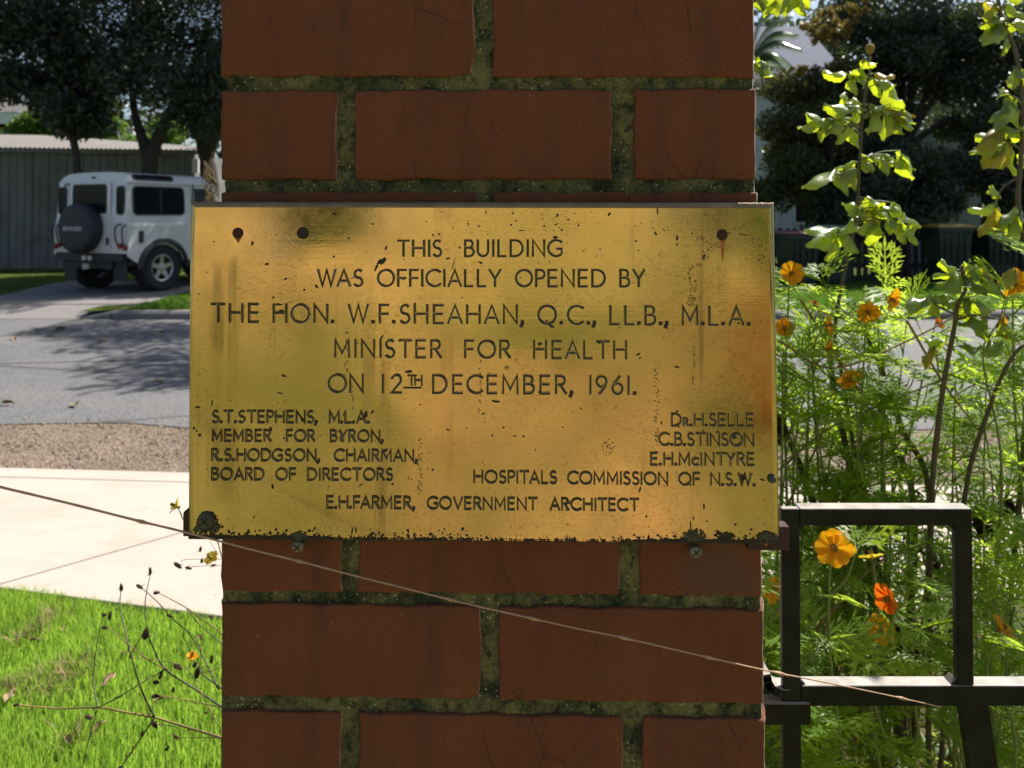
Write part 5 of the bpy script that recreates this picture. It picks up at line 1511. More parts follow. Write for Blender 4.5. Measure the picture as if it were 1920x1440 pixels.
    tree('golden_shrub', (c.x, Y + .4, FZ), 'tall shrub with golden new leaves beside the palm', clumps_in(at(1550, 60, Y), (.75, .4, .5), 34, .09, .2) + clumps_in(at(1590, 20, Y), (.6, .4, .3), 16, .09, .2) + clumps_in(at(1500, 130, Y), (.2, .2, .1), 4, .10, .2), 2400, .10, ([(c.x, Y + .4, FZ), (c.x + .1, Y + .3, 2.5), tuple(at(1565, 50, Y))], .07, .02, []), 'gold_leaf', None, .4, .2, 'shrub')
    # leafy mass further back so that no bare horizon shows
    cl = [(x, 36 + 3*math.sin(x*1.7), z, 2.2) for x in np.arange(-34, 40, 2.0) for z in ((1.6, 3.4, 5.0) if x < 4 else (1.6, 3.4, 5.6, 7.8, 9.6)) if not (-13 < x < -11)]
    v, f = cloud(42000, cl, .55, .5, .1); tag(npmesh('treeline', v, f, None, MT['dark_leaf']), 'far line of trees behind the houses', None, None, 'stuff')
build_houses()
build_trees()
def build_palm():
    Y = 19.5; c = at(1404, 110, Y)
    base = (c.x, Y, FZ)
    root = empty('palm_tree', base, 0, 'feathery palm with shining arched fronds beside the pillar edge', 'palm')
    O = Vector(base)
    t = MB(); t.tube([(0, 0, 0), (.05, 0, 1.5), (0, 0, c.z - FZ)], [.16, .13, .11], 10); t.build('trunk', MT['bark'], root, smooth=True)
    tips = [((1492, 62), 84), ((1500, 90), 55), ((1497, 135), 78), ((1488, 150), 95), ((1455, 175), 110), ((1330, 80), 40), ((1320, 150), 90), ((1440, 20), 60), ((1380, 190), 120), ((1480, 30), 40)]
    for (tx, ty), rise in tips:
        tip = at(tx, ty, Y + random.uniform(-.6, .3)) - O; o = c - O
        mid = (tip + o)/2 + Vector((0, 0, .32))
        P = spline([o, mid, tip], 9)
        m = MB(); m.tube(P, [.014]*len(P), 5)
        for i in range(2, len(P)):
            d = (P[i] - P[i-1]).normalized()
            for q in range(3):
                p = P[i-1].lerp(P[i], q/3)
                for s in (1, -1):
                    sd = d.cross(Vector((0, 0, 1))).normalized() * s
                    e = (d*.6 + sd*.75 + Vector((0, 0, -.75))).normalized() * .42 * (1 - .5*(i/len(P))**2) * random.uniform(.8, 1.1)
                    w = d * .012
                    k = p + e*.5 + Vector((0, 0, .03))
                    m.add([p - w, p + w, k + w, k - w, p + e], [(0, 1, 2, 3), (3, 2, 4)])
        m.build('frond', MT['palm_leaf'], root)
build_palm()
# ================================================================== ROSES
def rose_leaf(mb, base, tip, wid, fold, droop, side=None, mi=0):
    """serrated leaf from base to tip; both halves folded down about the midrib, tip curled down"""
    base = Vector(base); tip = Vector(tip)
    ax = tip - base; L = ax.length; ax.normalize()
    up = side if side is not None else Vector((random.uniform(-.3, .3), random.uniform(-.5, .2), 1))
    sd = ax.cross(up)
    if sd.length < .05: sd = ax.cross(Vector((0, 1, 0)))
    sd.normalize(); nm = sd.cross(ax).normalized()
    NL, NW = 9, 3
    rows = []
    tw = random.uniform(-.25, .25)
    for i in range(NL + 1):
        t = i / NL
        w = wid * (math.sin(math.pi * min(1, t**.78 * .985 + .012)))**.75 * .5
        if i == NL: w = .0004
        row = []
        c = base + ax * L * t - Vector((0, 0, 1)) * droop * L * t * t
        for j in range(-NW, NW + 1):
            q = j / NW
            ser = 1.0
            if abs(j) == NW: ser = 1.12 if i % 2 else .88
            fo = fold * (1 + .45 * math.sin(5*t + tw*30 + q))
            an = fo * abs(q)**.8
            y = w * q * ser * math.cos(an * .9)
            z = -w * abs(q) * math.sin(an) + .0035 * math.sin(8*t + q*4 + tw*25)
            row.append(c + sd * (y * math.cos(tw) ) + nm * (z + y * math.sin(tw)))
        rows.append(row)
    n = 2*NW + 1
    vs = [p for r in rows for p in r]
    mb.add(vs, [[i*n + k, i*n + k + 1, (i+1)*n + k + 1, (i+1)*n + k] for i in range(NL) for k in range(n - 1)], mi)
def rose(name, stem_px, leaves, Y, label, base, bud=None, old=(), canes=(), r=(.0050, .0024)):
    root = empty(name, base, 0, label, 'rose bush', 'rose bushes in the garden bed')
    B = Vector(base)
    mb = MB()
    allst = []
    for st, ra, rb in [(stem_px, r[0], r[1])] + list(canes):
        P = spline([at(p[0], p[1], p[2] if len(p) > 2 else Y) - B if not isinstance(p, Vector) else p - B for p in st], 6)
        n = len(P); mb.tube(P, [lerp(ra, rb, i/(n-1)) * random.uniform(.94, 1.06) for i in range(n)], 8)
        for k in range(2, n - 2, 3):          # thorns
            d = Vector((random.uniform(-1, 1), random.uniform(-1, 1), random.uniform(-.3, .2))).normalized()
            rr = lerp(ra, rb, k/(n-1)); mb.tube([P[k], P[k] + d*(rr + .004), P[k] + d*(rr + .007) - Vector((0, 0, .002))], [.0022, .0011, .0002], 5)
        allst.append([p + B for p in P])
    lf = MB(); pt = mb
    for k, (x0, y0, x1, y1) in enumerate(leaves):
        dz = random.uniform(-.022, .022)
        a = at(x0, y0, Y + random.uniform(-.01, .01)); b = at(x1, y1, Y + dz)
        L = (b - a).length
        b = a + (b - a) * (max(.038, L*1.04) / L)
        L = max(L*1.04, .038)
        rose_leaf(lf, a - B, b - B, min(.050, max(.030, L*.92)), random.uniform(.5, 1.15), random.uniform(.10, .35), None, 1 if k in old else 0)
        # stalk to the nearest point of a stem
        best = min((q for s in allst for q in s), key=lambda q: (q - a - Vector((0, 0, -.015))).length)
        if (best - a).length < .13:
            m = (a + best)/2 + Vector((0, 0, .006)); pt.tube([p - B for p in spline([best, m, a], 3)], [.0014, .0013, .0012, .0012, .0011, .0011, .001], 5, 1)
    mb.build('stem', [MT['cane'], MT['green_stem']], root, smooth=True)
    lf.build('foliage', [MT['rose_leaf'], MT['rose_old']], root, smooth=True)
    if bud:
        c = at(bud[0], bud[1], Y) - B
        m = MB(); m.lathe([(.0001, -.010), (.006, -.008), (.0085, -.001), (.0085, .005), (.0055, .009), (.0001, .0105)], 12, Matrix.Translation(c)); m.tube([c - Vector((0, 0, .008)), c - Vector((.001, 0, .03))], .002, 6)
        m.build('bud', MT['disc'], root, smooth=True)
    return root
L1 = [(1588,140,1543,128),(1606,152,1612,116),(1626,146,1594,133),(1600,140,1604,166),(1640,150,1678,150),(1640,146,1648,168),(1632,128,1622,114),(1668,160,1694,198),(1640,140,1662,138),
 (1595,205,1546,183),(1592,202,1583,168),(1590,200,1602,172),(1560,230,1512,208),(1545,225,1497,234),(1545,222,1540,247),(1577,222,1550,238),(1612,212,1576,222),(1590,235,1572,256),(1600,240,1610,265),(1620,205,1604,198),
 (1630,197,1668,203),(1640,207,1655,198),(1660,206,1714,205),(1665,208,1656,248),(1680,210,1700,224),(1640,215,1628,238),(1690,205,1716,228),(1675,215,1688,236),
 (1608,318,1558,316),(1565,320,1506,338),(1580,325,1588,348),(1600,322,1604,350),(1602,303,1575,311),
 (1615,290,1652,288),(1620,295,1634,308),(1655,292,1664,313),(1660,290,1690,306),(1685,282,1715,306),(1690,295,1711,326),
 (1615,385,1588,378),(1608,385,1600,404),(1625,370,1652,378),(1635,375,1642,386),(1620,395,1640,404),(1650,390,1682,374),(1640,390,1676,407),(1675,380,1704,402),(1650,413,1603,420),(1640,415,1629,455),(1660,413,1694,418),(1690,410,1697,448),(1693,400,1725,420),(1715,420,1717,448),(1600,410,1572,426),
 (1570,428,1510,424),(1565,435,1513,452),(1570,440,1548,480),(1583,440,1599,456)]
gb = lambda px, Y: Vector((at(px, 1300, Y).x, Y, .02))
b1 = gb(1705, 1.66)
rose('rose_bush', [b1, (1692, 1300, 1.64), (1655, 1100, 1.6), (1612, 900, 1.56), (1578, 700, 1.52), (1566, 612), (1590, 480), (1606, 400), (1612, 300), (1620, 190), (1632, 128)], L1, 1.5,
     'tall leggy rose with layered backlit leaves and one round bud at its tip', b1, (1631, 92), (8, 22, 43),
     canes=[([b1 + Vector((.02, .01, 0)), (1648, 1150, 1.62), (1600, 900, 1.58), (1565, 740, 1.55), (1549, 592, 1.55)], .0075, .0058),
            ([b1 + Vector((-.02, 0, 0)), (1745, 980, 1.6), (1690, 800, 1.57), (1640, 660, 1.55), (1601, 568, 1.55)], .0072, .0050),
            ([b1 + Vector((-.04, .02, 0)), (1715, 1000, 1.66), (1670, 820, 1.63), (1638, 735, 1.62)], .0085, .006),
            ([b1 + Vector((.03, -.01, 0)), (1560, 1050, 1.58), (1510, 900, 1.54), (1462, 782, 1.52)], .0085, .0062),
            ([b1 + Vector((.01, -.02, 0)), (1655, 1180, 1.60), (1592, 1040, 1.56), (1575, 990, 1.55)], .010, .0085),
            ([b1 + Vector((.01, .03, 0)), (1710, 1080, 1.7), (1660, 760, 1.72), (1655, 640, 1.7)], .0055, .003)])
L2 = [(1872,22,1848,-8),(1866,8,1862,40),(1890,8,1918,20),(1890,0,1906,-14),(1878,32,1840,30),(1876,40,1838,66),(1882,46,1858,62),(1890,45,1928,28),(1890,60,1881,95),(1872,50,1842,72),(1905,128,1930,152),(1905,125,1899,150),
 (1890,180,1868,226),(1900,185,1913,226),(1892,178,1882,164),(1885,195,1862,215),(1882,250,1830,244),(1880,240,1828,258),(1888,266,1820,277),(1890,270,1843,306),(1880,262,1884,238),(1895,275,1906,314),(1918,260,1898,248),(1915,285,1935,302),(1905,250,1925,235),
 (1865,384,1816,388),(1865,390,1836,428),(1870,390,1882,412),(1908,388,1872,405),(1902,400,1884,436),(1906,400,1908,452),(1875,372,1867,356),(1912,395,1930,420),(1900,398,1860,420)]
b2 = gb(1880, 1.62)
rose('rose_bush', [b2, (1890, 1200, 1.6), (1915, 900, 1.55), (1935, 600, 1.5), (1922, 460), (1909, 380), (1914, 300), (1918, 200), (1905, 100), (1880, 42), (1868, -20)], L2, 1.42,
     'rose with bright yellow green leaves cut by the edge of the photo', b2, None, (0, 17, 26, 27, 19), r=(.006, .0035), canes=[([(1915, 330, 1.42), (1880, 352, 1.42), (1866, 384, 1.42)], .0022, .0016), ([(1916, 250, 1.42), (1898, 245, 1.42), (1884, 258, 1.42)], .002, .0015)])
L3 = [(1795,512,1750,502),(1792,506,1767,484),(1800,515,1752,532),(1808,492,1850,503),(1812,500,1838,516),(1845,500,1858,518),(1848,515,1883,548),(1795,566,1752,550),(1742,555,1703,577),(1742,560,1698,556),(1745,560,1763,584),(1808,560,1864,574),(1815,558,1819,598),(1840,596,1798,600),(1845,600,1857,640),(1880,598,1907,634),(1905,505,1866,525),(1812,520,1832,530),(1775,640,1738,628),(1750,650,1742,672),(1800,650,1840,642),(1880,640,1840,655)]
b3 = gb(1735, 1.5)
rose('rose_bush', [b3, (1742, 1200, 1.48), (1748, 910, 1.44), (1768, 730, 1.41), (1790, 610), (1796, 570), (1810, 542), (1803, 498)], L3, 1.38,
     'short rose with curled greyish leaves in front of the yellow lidded bin', b3, None, (5, 19), r=(.0058, .0026), canes=[([(1793, 600, 1.38), (1830, 590, 1.38), (1880, 600, 1.38)], .002, .0014), ([(1793, 590, 1.38), (1760, 575, 1.38), (1742, 556, 1.38)], .002, .0014), ([b3, (1800, 1000, 1.46), (1850, 780, 1.42), (1905, 660, 1.4), (1960, 640, 1.4)], .005, .0025)])

# vine leaves poking out beside the pillar's top edge
def side_leaves():
    b = Vector((at(1380, 100, 1.25).x, 1.25, .02))
    root = empty('climbing_vine', b, 0, 'bright green vine leaves poking out beside the top of the brick pillar', 'vine')
    lf = MB(); st = MB()
    st.tube([p - b for p in spline([b, at(1385, 900, 1.25), at(1390, 400, 1.25), at(1405, 200, 1.25), at(1400, 20, 1.25), at(1480, -30, 1.25)], 6)], [.004]*31, 6)
    for x0, y0, x1, y1 in ((1440,-12,1432,28),(1462,-15,1455,24),(1478,-12,1470,26),(1490,-16,1512,24),(1500,-20,1518,10),(1410,105,1432,138),(1420,108,1452,138),(1405,110,1442,118),(1425,-5,1428,20)):
        a = at(x0, y0, 1.25); c = at(x1, y1, 1.25 + random.uniform(-.01, .01)); rose_leaf(lf, a - b, c - b, max(.026, (c - a).length*1.0), random.uniform(.4, .9), .15)
    st.build('stem', MT['cane'], root, smooth=True); lf.build('foliage', MT['rose_leaf'], root, smooth=True)
side_leaves()

# ================================================================== COSMOS
def leaf_template():
    """feathery leaf in its own plane: list of rhombs (4 pts of (along, side))"""
    out = []
    def lance(o, d, L, w):
        d = d / np.linalg.norm(d); s = np.array([-d[1], d[0]])
        out.append([o, o + d*L*.45 + s*w/2, o + d*L, o + d*L*.45 - s*w/2])
    lance(np.array([0., 0.]), np.array([1., 0]), 1.0, .03)
    for t, ln in ((.26, .42), (.46, .46), (.64, .38), (.80, .26)):
        for s in (1, -1):
            d = np.array([.72, s*.70]); o = np.array([t, 0.])
            lance(o, d, ln, .070)
            dd = d/np.linalg.norm(d)
            for q, l2 in ((.34, .22), (.64, .19)):
                for s2 in (1, -1):
                    a = math.atan2(dd[1], dd[0]) + s2*.62
                    lance(o + dd*ln*q, np.array([math.cos(a), math.sin(a)]), l2*ln/.42*.9, .05)
    lance(np.array([.8, 0.]), np.array([1., 0]), .34, .07)
    return np.array(out)            # (K,4,2)
LT = leaf_template()
def cosmos_leaves(places):
    """places: list of (origin, dir, normal, length)"""
    K = len(LT); V = []; 
    for o, d, n, L in places:
        d = np.array(d) / np.linalg.norm(d); n = np.array(n); s = np.cross(n, d); ln = np.linalg.norm(s); s = s/(ln if ln > 1e-6 else 1); n = np.cross(d, s)
        a = LT[..., 0:1]*L; b = LT[..., 1:2]*L
        curl = random.uniform(.05, .35)
        jig = 1 + rng.uniform(-.15, .15, (K, 1, 1))
        p = np.array(o) + d*a + s*b*jig + n*(-(a*a)/L*curl - np.abs(b)*random.uniform(-.3, .5) + rng.normal(0, .035*L, (K, 1, 1)))
        V.append(p.reshape(-1, 3))
    v = np.concatenate(V); m = len(v)//4
    b = np.arange(m)[:, None]*4
    return v, np.concatenate([b + [0, 1, 2], b + [0, 2, 3]])
def flower(parent, c, nrm, dia, mat, B, cup=.25, petals=8, label=None, mature=1.0):
    nrm = Vector(nrm).normalized(); M = Matrix.Translation(Vector(c) - B) @ nrm.to_track_quat('Z', 'Y').to_matrix().to_4x4()
    mb = MB(); r = dia/2
    for k in range(petals):
        a = 2*math.pi*k/petals + random.uniform(-.12, .12)
        lay = (k % 2)*.0012
        cu = cup + random.uniform(-.10, .10); tw = random.uniform(-.2, .2); rr = r*random.uniform(.9, 1.06)
        Mk = M @ Matrix.Rotation(a, 4, 'Z')
        rows = []
        for i in range(6):
            t = i/5
            w = r*.37*math.sin(min(1, .10 + t*.95)*math.pi*.62)**1.1
            if i == 5: w *= .72
            x = rr*(.10 + .9*t); z = rr*(cu*t - .22*cu*t*t*2) + lay
            row = []
            for j in range(-2, 3):
                q = j/2
                xx = x + (rr*random.uniform(-.03, .06) if i == 5 else 0) - (abs(q)**2)*rr*.10*t
                row.append(Mk @ Vector((xx, w*q, z + abs(q)*w*.18 + tw*q*w + .03*rr*math.sin(q*5 + k))))
            rows.append(row)
        mb.add([p for rw in rows for p in rw], [[i*5 + j, i*5 + j + 1, (i+1)*5 + j + 1, (i+1)*5 + j] for i in range(5) for j in range(4)])
    o = mb.build('flower', mat, parent, smooth=True)
    if label: o['label'] = label
    d = MB(); d.lathe([(.0001, -.004), (r*.14, -.002), (r*.19, .002), (r*.16, .006), (r*.08, .009), (.0001, .0095)], 12, M)
    for k in range(14):
        a = random.uniform(0, 6.28); q = r*.15*random.random()**.5; p0 = M @ Vector((q*math.cos(a), q*math.sin(a), .004)); p1 = M @ Vector((q*1.3*math.cos(a), q*1.3*math.sin(a), .013)); d.tube([p0, p1], [.0008, .0006], 4)
    d.build('flower_disc', MT['disc'], o)
    s = MB()
    for k in range(8):
        Mk = M @ Matrix.Rotation(2*math.pi*k/8, 4, 'Z'); s.add([Mk @ Vector(q) for q in ((.001, -.0012, -.003), (.001, .0012, -.003), (r*.34, .0008, -.001), (r*.34, -.0008, -.001))], [(0, 1, 2, 3)])
    s.build('sepals', MT['green_stem'], o)
    return o
def cosmos(base, tops, label, flowers=(), dense=.5, group='cosmos plants in the garden bed', leafmat='cosmos_leaf', lsize=(.085, .15), zmin=.25):
    """base (x,Y); tops: stem tips (Vector); flowers: (px,py,Y,dia,normal,mat,cup)"""
    B = Vector((base[0], base[1], .02))
    root = empty('cosmos_plant', B, 0, label, 'flowering plant', group)
    st = MB(); pl = []; stems = []
    for (px, py, Y, dia, nr, mt, cup) in flowers: stems.append((at(px, py, Y) - Vector(nr).normalized()*.004, True, Vector(nr)))
    for t in tops: stems.append((Vector(t), False, None))
    for tip, fl, nr in stems:
        h = tip.z
        m1 = B.lerp(tip, .4) + Vector((random.gauss(0, .02), random.gauss(0, .02), .03)); m2 = B.lerp(tip, .75) + Vector((random.gauss(0, .015), random.gauss(0, .015), .02))
        end = [tip] if not fl else [tip - (nr.normalized()*.02 + Vector((0, 0, .06))), tip]
        P = spline([B + Vector((random.gauss(0, .02), random.gauss(0, .02), 0)), m1, m2] + end, 7)
        n = len(P); st.tube([p - B for p in P], [lerp(.0042, .0011, (i/(n-1))**.8) for i in range(n)], 6)
        ln = (tip - B).length
        node = .10 + random.random()*.05; d = node; k = 0
        top = ln - (.14 if fl else .0)
        while d < top:
            f = d/ln*(n - 1); i = min(n - 2, int(f)); p = P[i].lerp(P[i+1], f - i)
            if p.z > zmin or random.random() < .35:
                az = k*1.57 + random.uniform(-.4, .4)
                for s in (0, math.pi):
                    if random.random() > dense: continue
                    dr = Vector((math.cos(az + s), math.sin(az + s), random.uniform(.15, .8)))
                    pl.append((p - B, dr, (random.uniform(-.3, .3), random.uniform(-.3, .3), 1), random.uniform(*lsize) * (1 if not fl else .9)))
                    if random.random() < .35:     # side shoot
                        e = p + Vector((dr.x, dr.y, 1.1)).normalized()*random.uniform(.06, .16)
                        st.tube([q - B for q in spline([p, p.lerp(e, .5) + Vector((dr.x, dr.y, 0))*.015, e], 3)], [.0018, .0016, .0014, .0013, .0012, .0011, .001], 5)
                        for _ in range(3):
                            pl.append((e - B, Vector((random.gauss(0, 1), random.gauss(0, 1), random.uniform(.2, 1.2))), (random.uniform(-.5, .5), random.uniform(-.5, .5), 1), random.uniform(lsize[0]*.6, lsize[1]*.75)))
            d += random.uniform(.055, .095); k += 1
        if not fl:
            for _ in range(3): pl.append((tip - B, Vector((random.gauss(0, .6), random.gauss(0, .6), 1)), (random.uniform(-.6, .6), random.uniform(-.6, .6), .6), random.uniform(lsize[0]*.6, lsize[1]*.7)))
    st.build('stem', MT['green_stem'], root, smooth=True)
    if pl:
        v, f = cosmos_leaves([(tuple(a), tuple(b), c, d) for a, b, c, d in pl]); npmesh('foliage', v, f, root, MT[leafmat])
    for (px, py, Y, dia, nr, mt, cup) in flowers:
        flower(root, at(px, py, Y), nr, dia, MT[mt], B, cup)
    return root
def T(px, py, Y): return at(px, py, Y)
O, RD, YL = 'petal', 'petal_red', 'petal_yellow'
bx = lambda px, Y: at(px, 900, Y).x
cosmos((bx(1480, 1.55), 1.55), [T(1530, 640, 1.5), T(1470, 690, 1.5)], 'cosmos plant with an open orange flower standing above the others beside the plaque edge', [(1483, 513, 1.45, .046, (-.1, -1, .35), O, .30), (1470, 616, 1.45, .040, (-.2, -1, .6), O, .35), (1525, 572, 1.5, .018, (.2, -.6, .8), RD, 1.1)], .45)
cosmos((bx(1650, 1.6), 1.6), [T(1700, 600, 1.55), T(1660, 640, 1.6)], 'cosmos plant with a drooping orange flower under the tall rose', [(1668, 560, 1.5, .048, (.5, -.75, -.25), O, .55)])
cosmos((bx(1600, 1.65), 1.65), [T(1600, 640, 1.6), T(1640, 620, 1.6)], 'cosmos plant with a pair of half shaded orange flowers around the rose cane', [(1627, 583, 1.42, .044, (-.2, -.9, -.35), O, .45), (1548, 610, 1.42, .042, (.8, -.6, .2), O, .45)])
cosmos((bx(1560, 1.7), 1.7), [T(1520, 680, 1.65), T(1580, 700, 1.65)], 'cosmos plant with a sideways orange flower low among the feathery leaves', [(1597, 715, 1.42, .048, (-.55, -.3, .75), O, .4), (1549, 655, 1.42, .036, (.7, -.7, .1), O, .5), (1757, 606, 1.6, .024, (.3, -.8, .3), RD, .8)])
cosmos((bx(1850, 1.55), 1.55), [T(1850, 680, 1.5), T(1890, 700, 1.5)], 'cosmos plant with a twisted orange flower between the grey rose leaves', [(1871, 612, 1.40, .052, (.9, -.45, .1), O, .6)])
cosmos((bx(1925, 1.5), 1.5), [T(1915, 700, 1.45)], 'cosmos plant with a large orange flower half hidden by a rose leaf', [(1903, 532, 1.40, .054, (-.4, -.9, .1), O, .3)])
cosmos((bx(1600, 1.25), 1.25), [], 'cosmos plant whose biggest orange flower fills a corner of the gate frame', [(1563, 1026, 1.12, .056, (-.12, -1, .28), O, .16)], .06)
cosmos((bx(1690, 1.35), 1.35), [], 'cosmos plant with a pale yellow flower seen from behind in the gate frame', [(1636, 1048, 1.25, .040, (-.1, .5, .9), YL, .35)], .3)
cosmos((bx(1790, 1.3), 1.3), [], 'cosmos plant with a deep orange flower nodding on a long slanted stalk', [(1668, 1121, 1.2, .048, (-.95, -.35, -.1), RD, .5)], .2)
cosmos((bx(1625, 1.3), 1.3), [], 'cosmos plant with a cupped orange flower low in the gate frame', [(1648, 1183, 1.2, .044, (.05, -.75, .65), O, .55)], .3)
cosmos((bx(1440, 1.2), 1.2), [T(1448, 1290, 1.2), T(1462, 1370, 1.2)], 'cosmos plant with three orange blooms squeezed between pillar and gate', [(1443, 1104, 1.15, .040, (.6, -.8, .1), O, .4), (1454, 1168, 1.2, .036, (.3, -.9, .3), YL, .5), (1458, 1192, 1.2, .036, (.7, -.6, .2), O, .6)], .8)
cosmos((bx(1885, 1.3), 1.3), [T(1890, 1120, 1.3), T(1850, 1060, 1.35)], 'cosmos plant with a withering orange flower beyond the gate frame', [(1874, 1182, 1.2, .040, (.6, -.3, .7), O, .8)], .7)
random.seed(99)
fill = 'feathery green cosmos plant without open flowers crowded in the garden bed'
for px, Y, tops in ((1500, 1.72, (760, 850)), (1625, 1.7, (690, 800, 880)), (1750, 1.68, (700, 800, 880)), (1805, 1.78, (740, 830)), (1865, 1.7, (720, 810, 900)), (1925, 1.76, (710, 800)), (1710, 1.62, (800, 900)), (1840, 1.62, (820, 920)), (1540, 1.62, (840, 930)), (1600, 1.6, (860, 940))):
    cosmos((bx(px, Y), Y), [T(px + random.uniform(-45, 45), y + random.uniform(-30, 30), Y - .08 + random.uniform(-.1, .1)) for y in tops], fill, (), .5, lsize=(.06, .105), zmin=.55)
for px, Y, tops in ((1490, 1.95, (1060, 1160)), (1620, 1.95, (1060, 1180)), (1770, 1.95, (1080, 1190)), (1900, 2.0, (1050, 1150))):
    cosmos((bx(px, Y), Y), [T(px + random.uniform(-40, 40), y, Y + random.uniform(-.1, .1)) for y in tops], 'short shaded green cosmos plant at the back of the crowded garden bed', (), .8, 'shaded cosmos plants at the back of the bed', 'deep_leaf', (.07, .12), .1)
# dry bent stalks woven through the bed
def dry_stalks():
    defs = [[(1462, 640), (1560, 690), (1700, 640), (1850, 560)], [(1500, 560), (1590, 700), (1650, 800)], [(1462, 880), (1560, 800), (1700, 740), (1920, 640)], [(1500, 1000), (1600, 870), (1760, 760), (1900, 680)], [(1700, 600), (1770, 720), (1830, 800)],
            [(1750, 900), (1765, 760), (1752, 640)], [(1470, 960), (1530, 840), (1560, 760)], [(1580, 940), (1640, 800), (1700, 720)], [(1530, 1180), (1640, 1060), (1760, 1010)], [(1510, 1270), (1570, 1120), (1600, 1000)], [(1505, 1140), (1600, 1290), (1650, 1400)], [(1830, 1130), (1920, 1090)], [(1690, 1180), (1780, 1150), (1810, 1020)], [(1600, 1400), (1620, 1330), (1660, 1250)], [(1520, 1400), (1560, 1300), (1530, 1340)]]
    b = Vector((bx(1680, 1.5), 1.5, .02))
    root = empty('dry_stalks', b, 0, 'bare brown dead stalks criss-crossing through the green garden bed', 'dead plant')
    for i, d in enumerate(defs):
        Y = 1.42 + .05*(i % 4)
        P = spline([at(x, y, Y) - b for x, y in d], 7); n = len(P)
        m = MB(); m.tube(P, [lerp(.0026, .0013, k/(n-1)) for k in range(n)], 6); m.build('stalk', MT['dry_stem'], root, smooth=True)
    for px, py, Y, dx in ((1700, 1240, 1.62, .05), (1455, 800, 1.5, .02), (1850, 1000, 1.6, .03), (1760, 1080, 1.7, .05), (1560, 1330, 1.6, .05)):
        c = at(px, py, Y) - b
        v, f = cloud(220, [(c.x + random.gauss(0, dx*.4), c.y, c.z + random.gauss(0, dx), dx*.6) for _ in range(5)], .035, .3, .8); npmesh('withered_leaves', v, f, root, MT['dry_dark'])
dry_stalks()
def ground_cover():
    cl = []
    for _ in range(70):
        x = random.uniform(.35, 1.9); y = random.uniform(1.75, 2.5); cl.append((x, y, random.uniform(.05, .32), random.uniform(.06, .13)))
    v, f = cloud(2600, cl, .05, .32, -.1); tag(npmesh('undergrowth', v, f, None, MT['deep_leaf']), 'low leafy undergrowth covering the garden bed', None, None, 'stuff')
ground_cover()

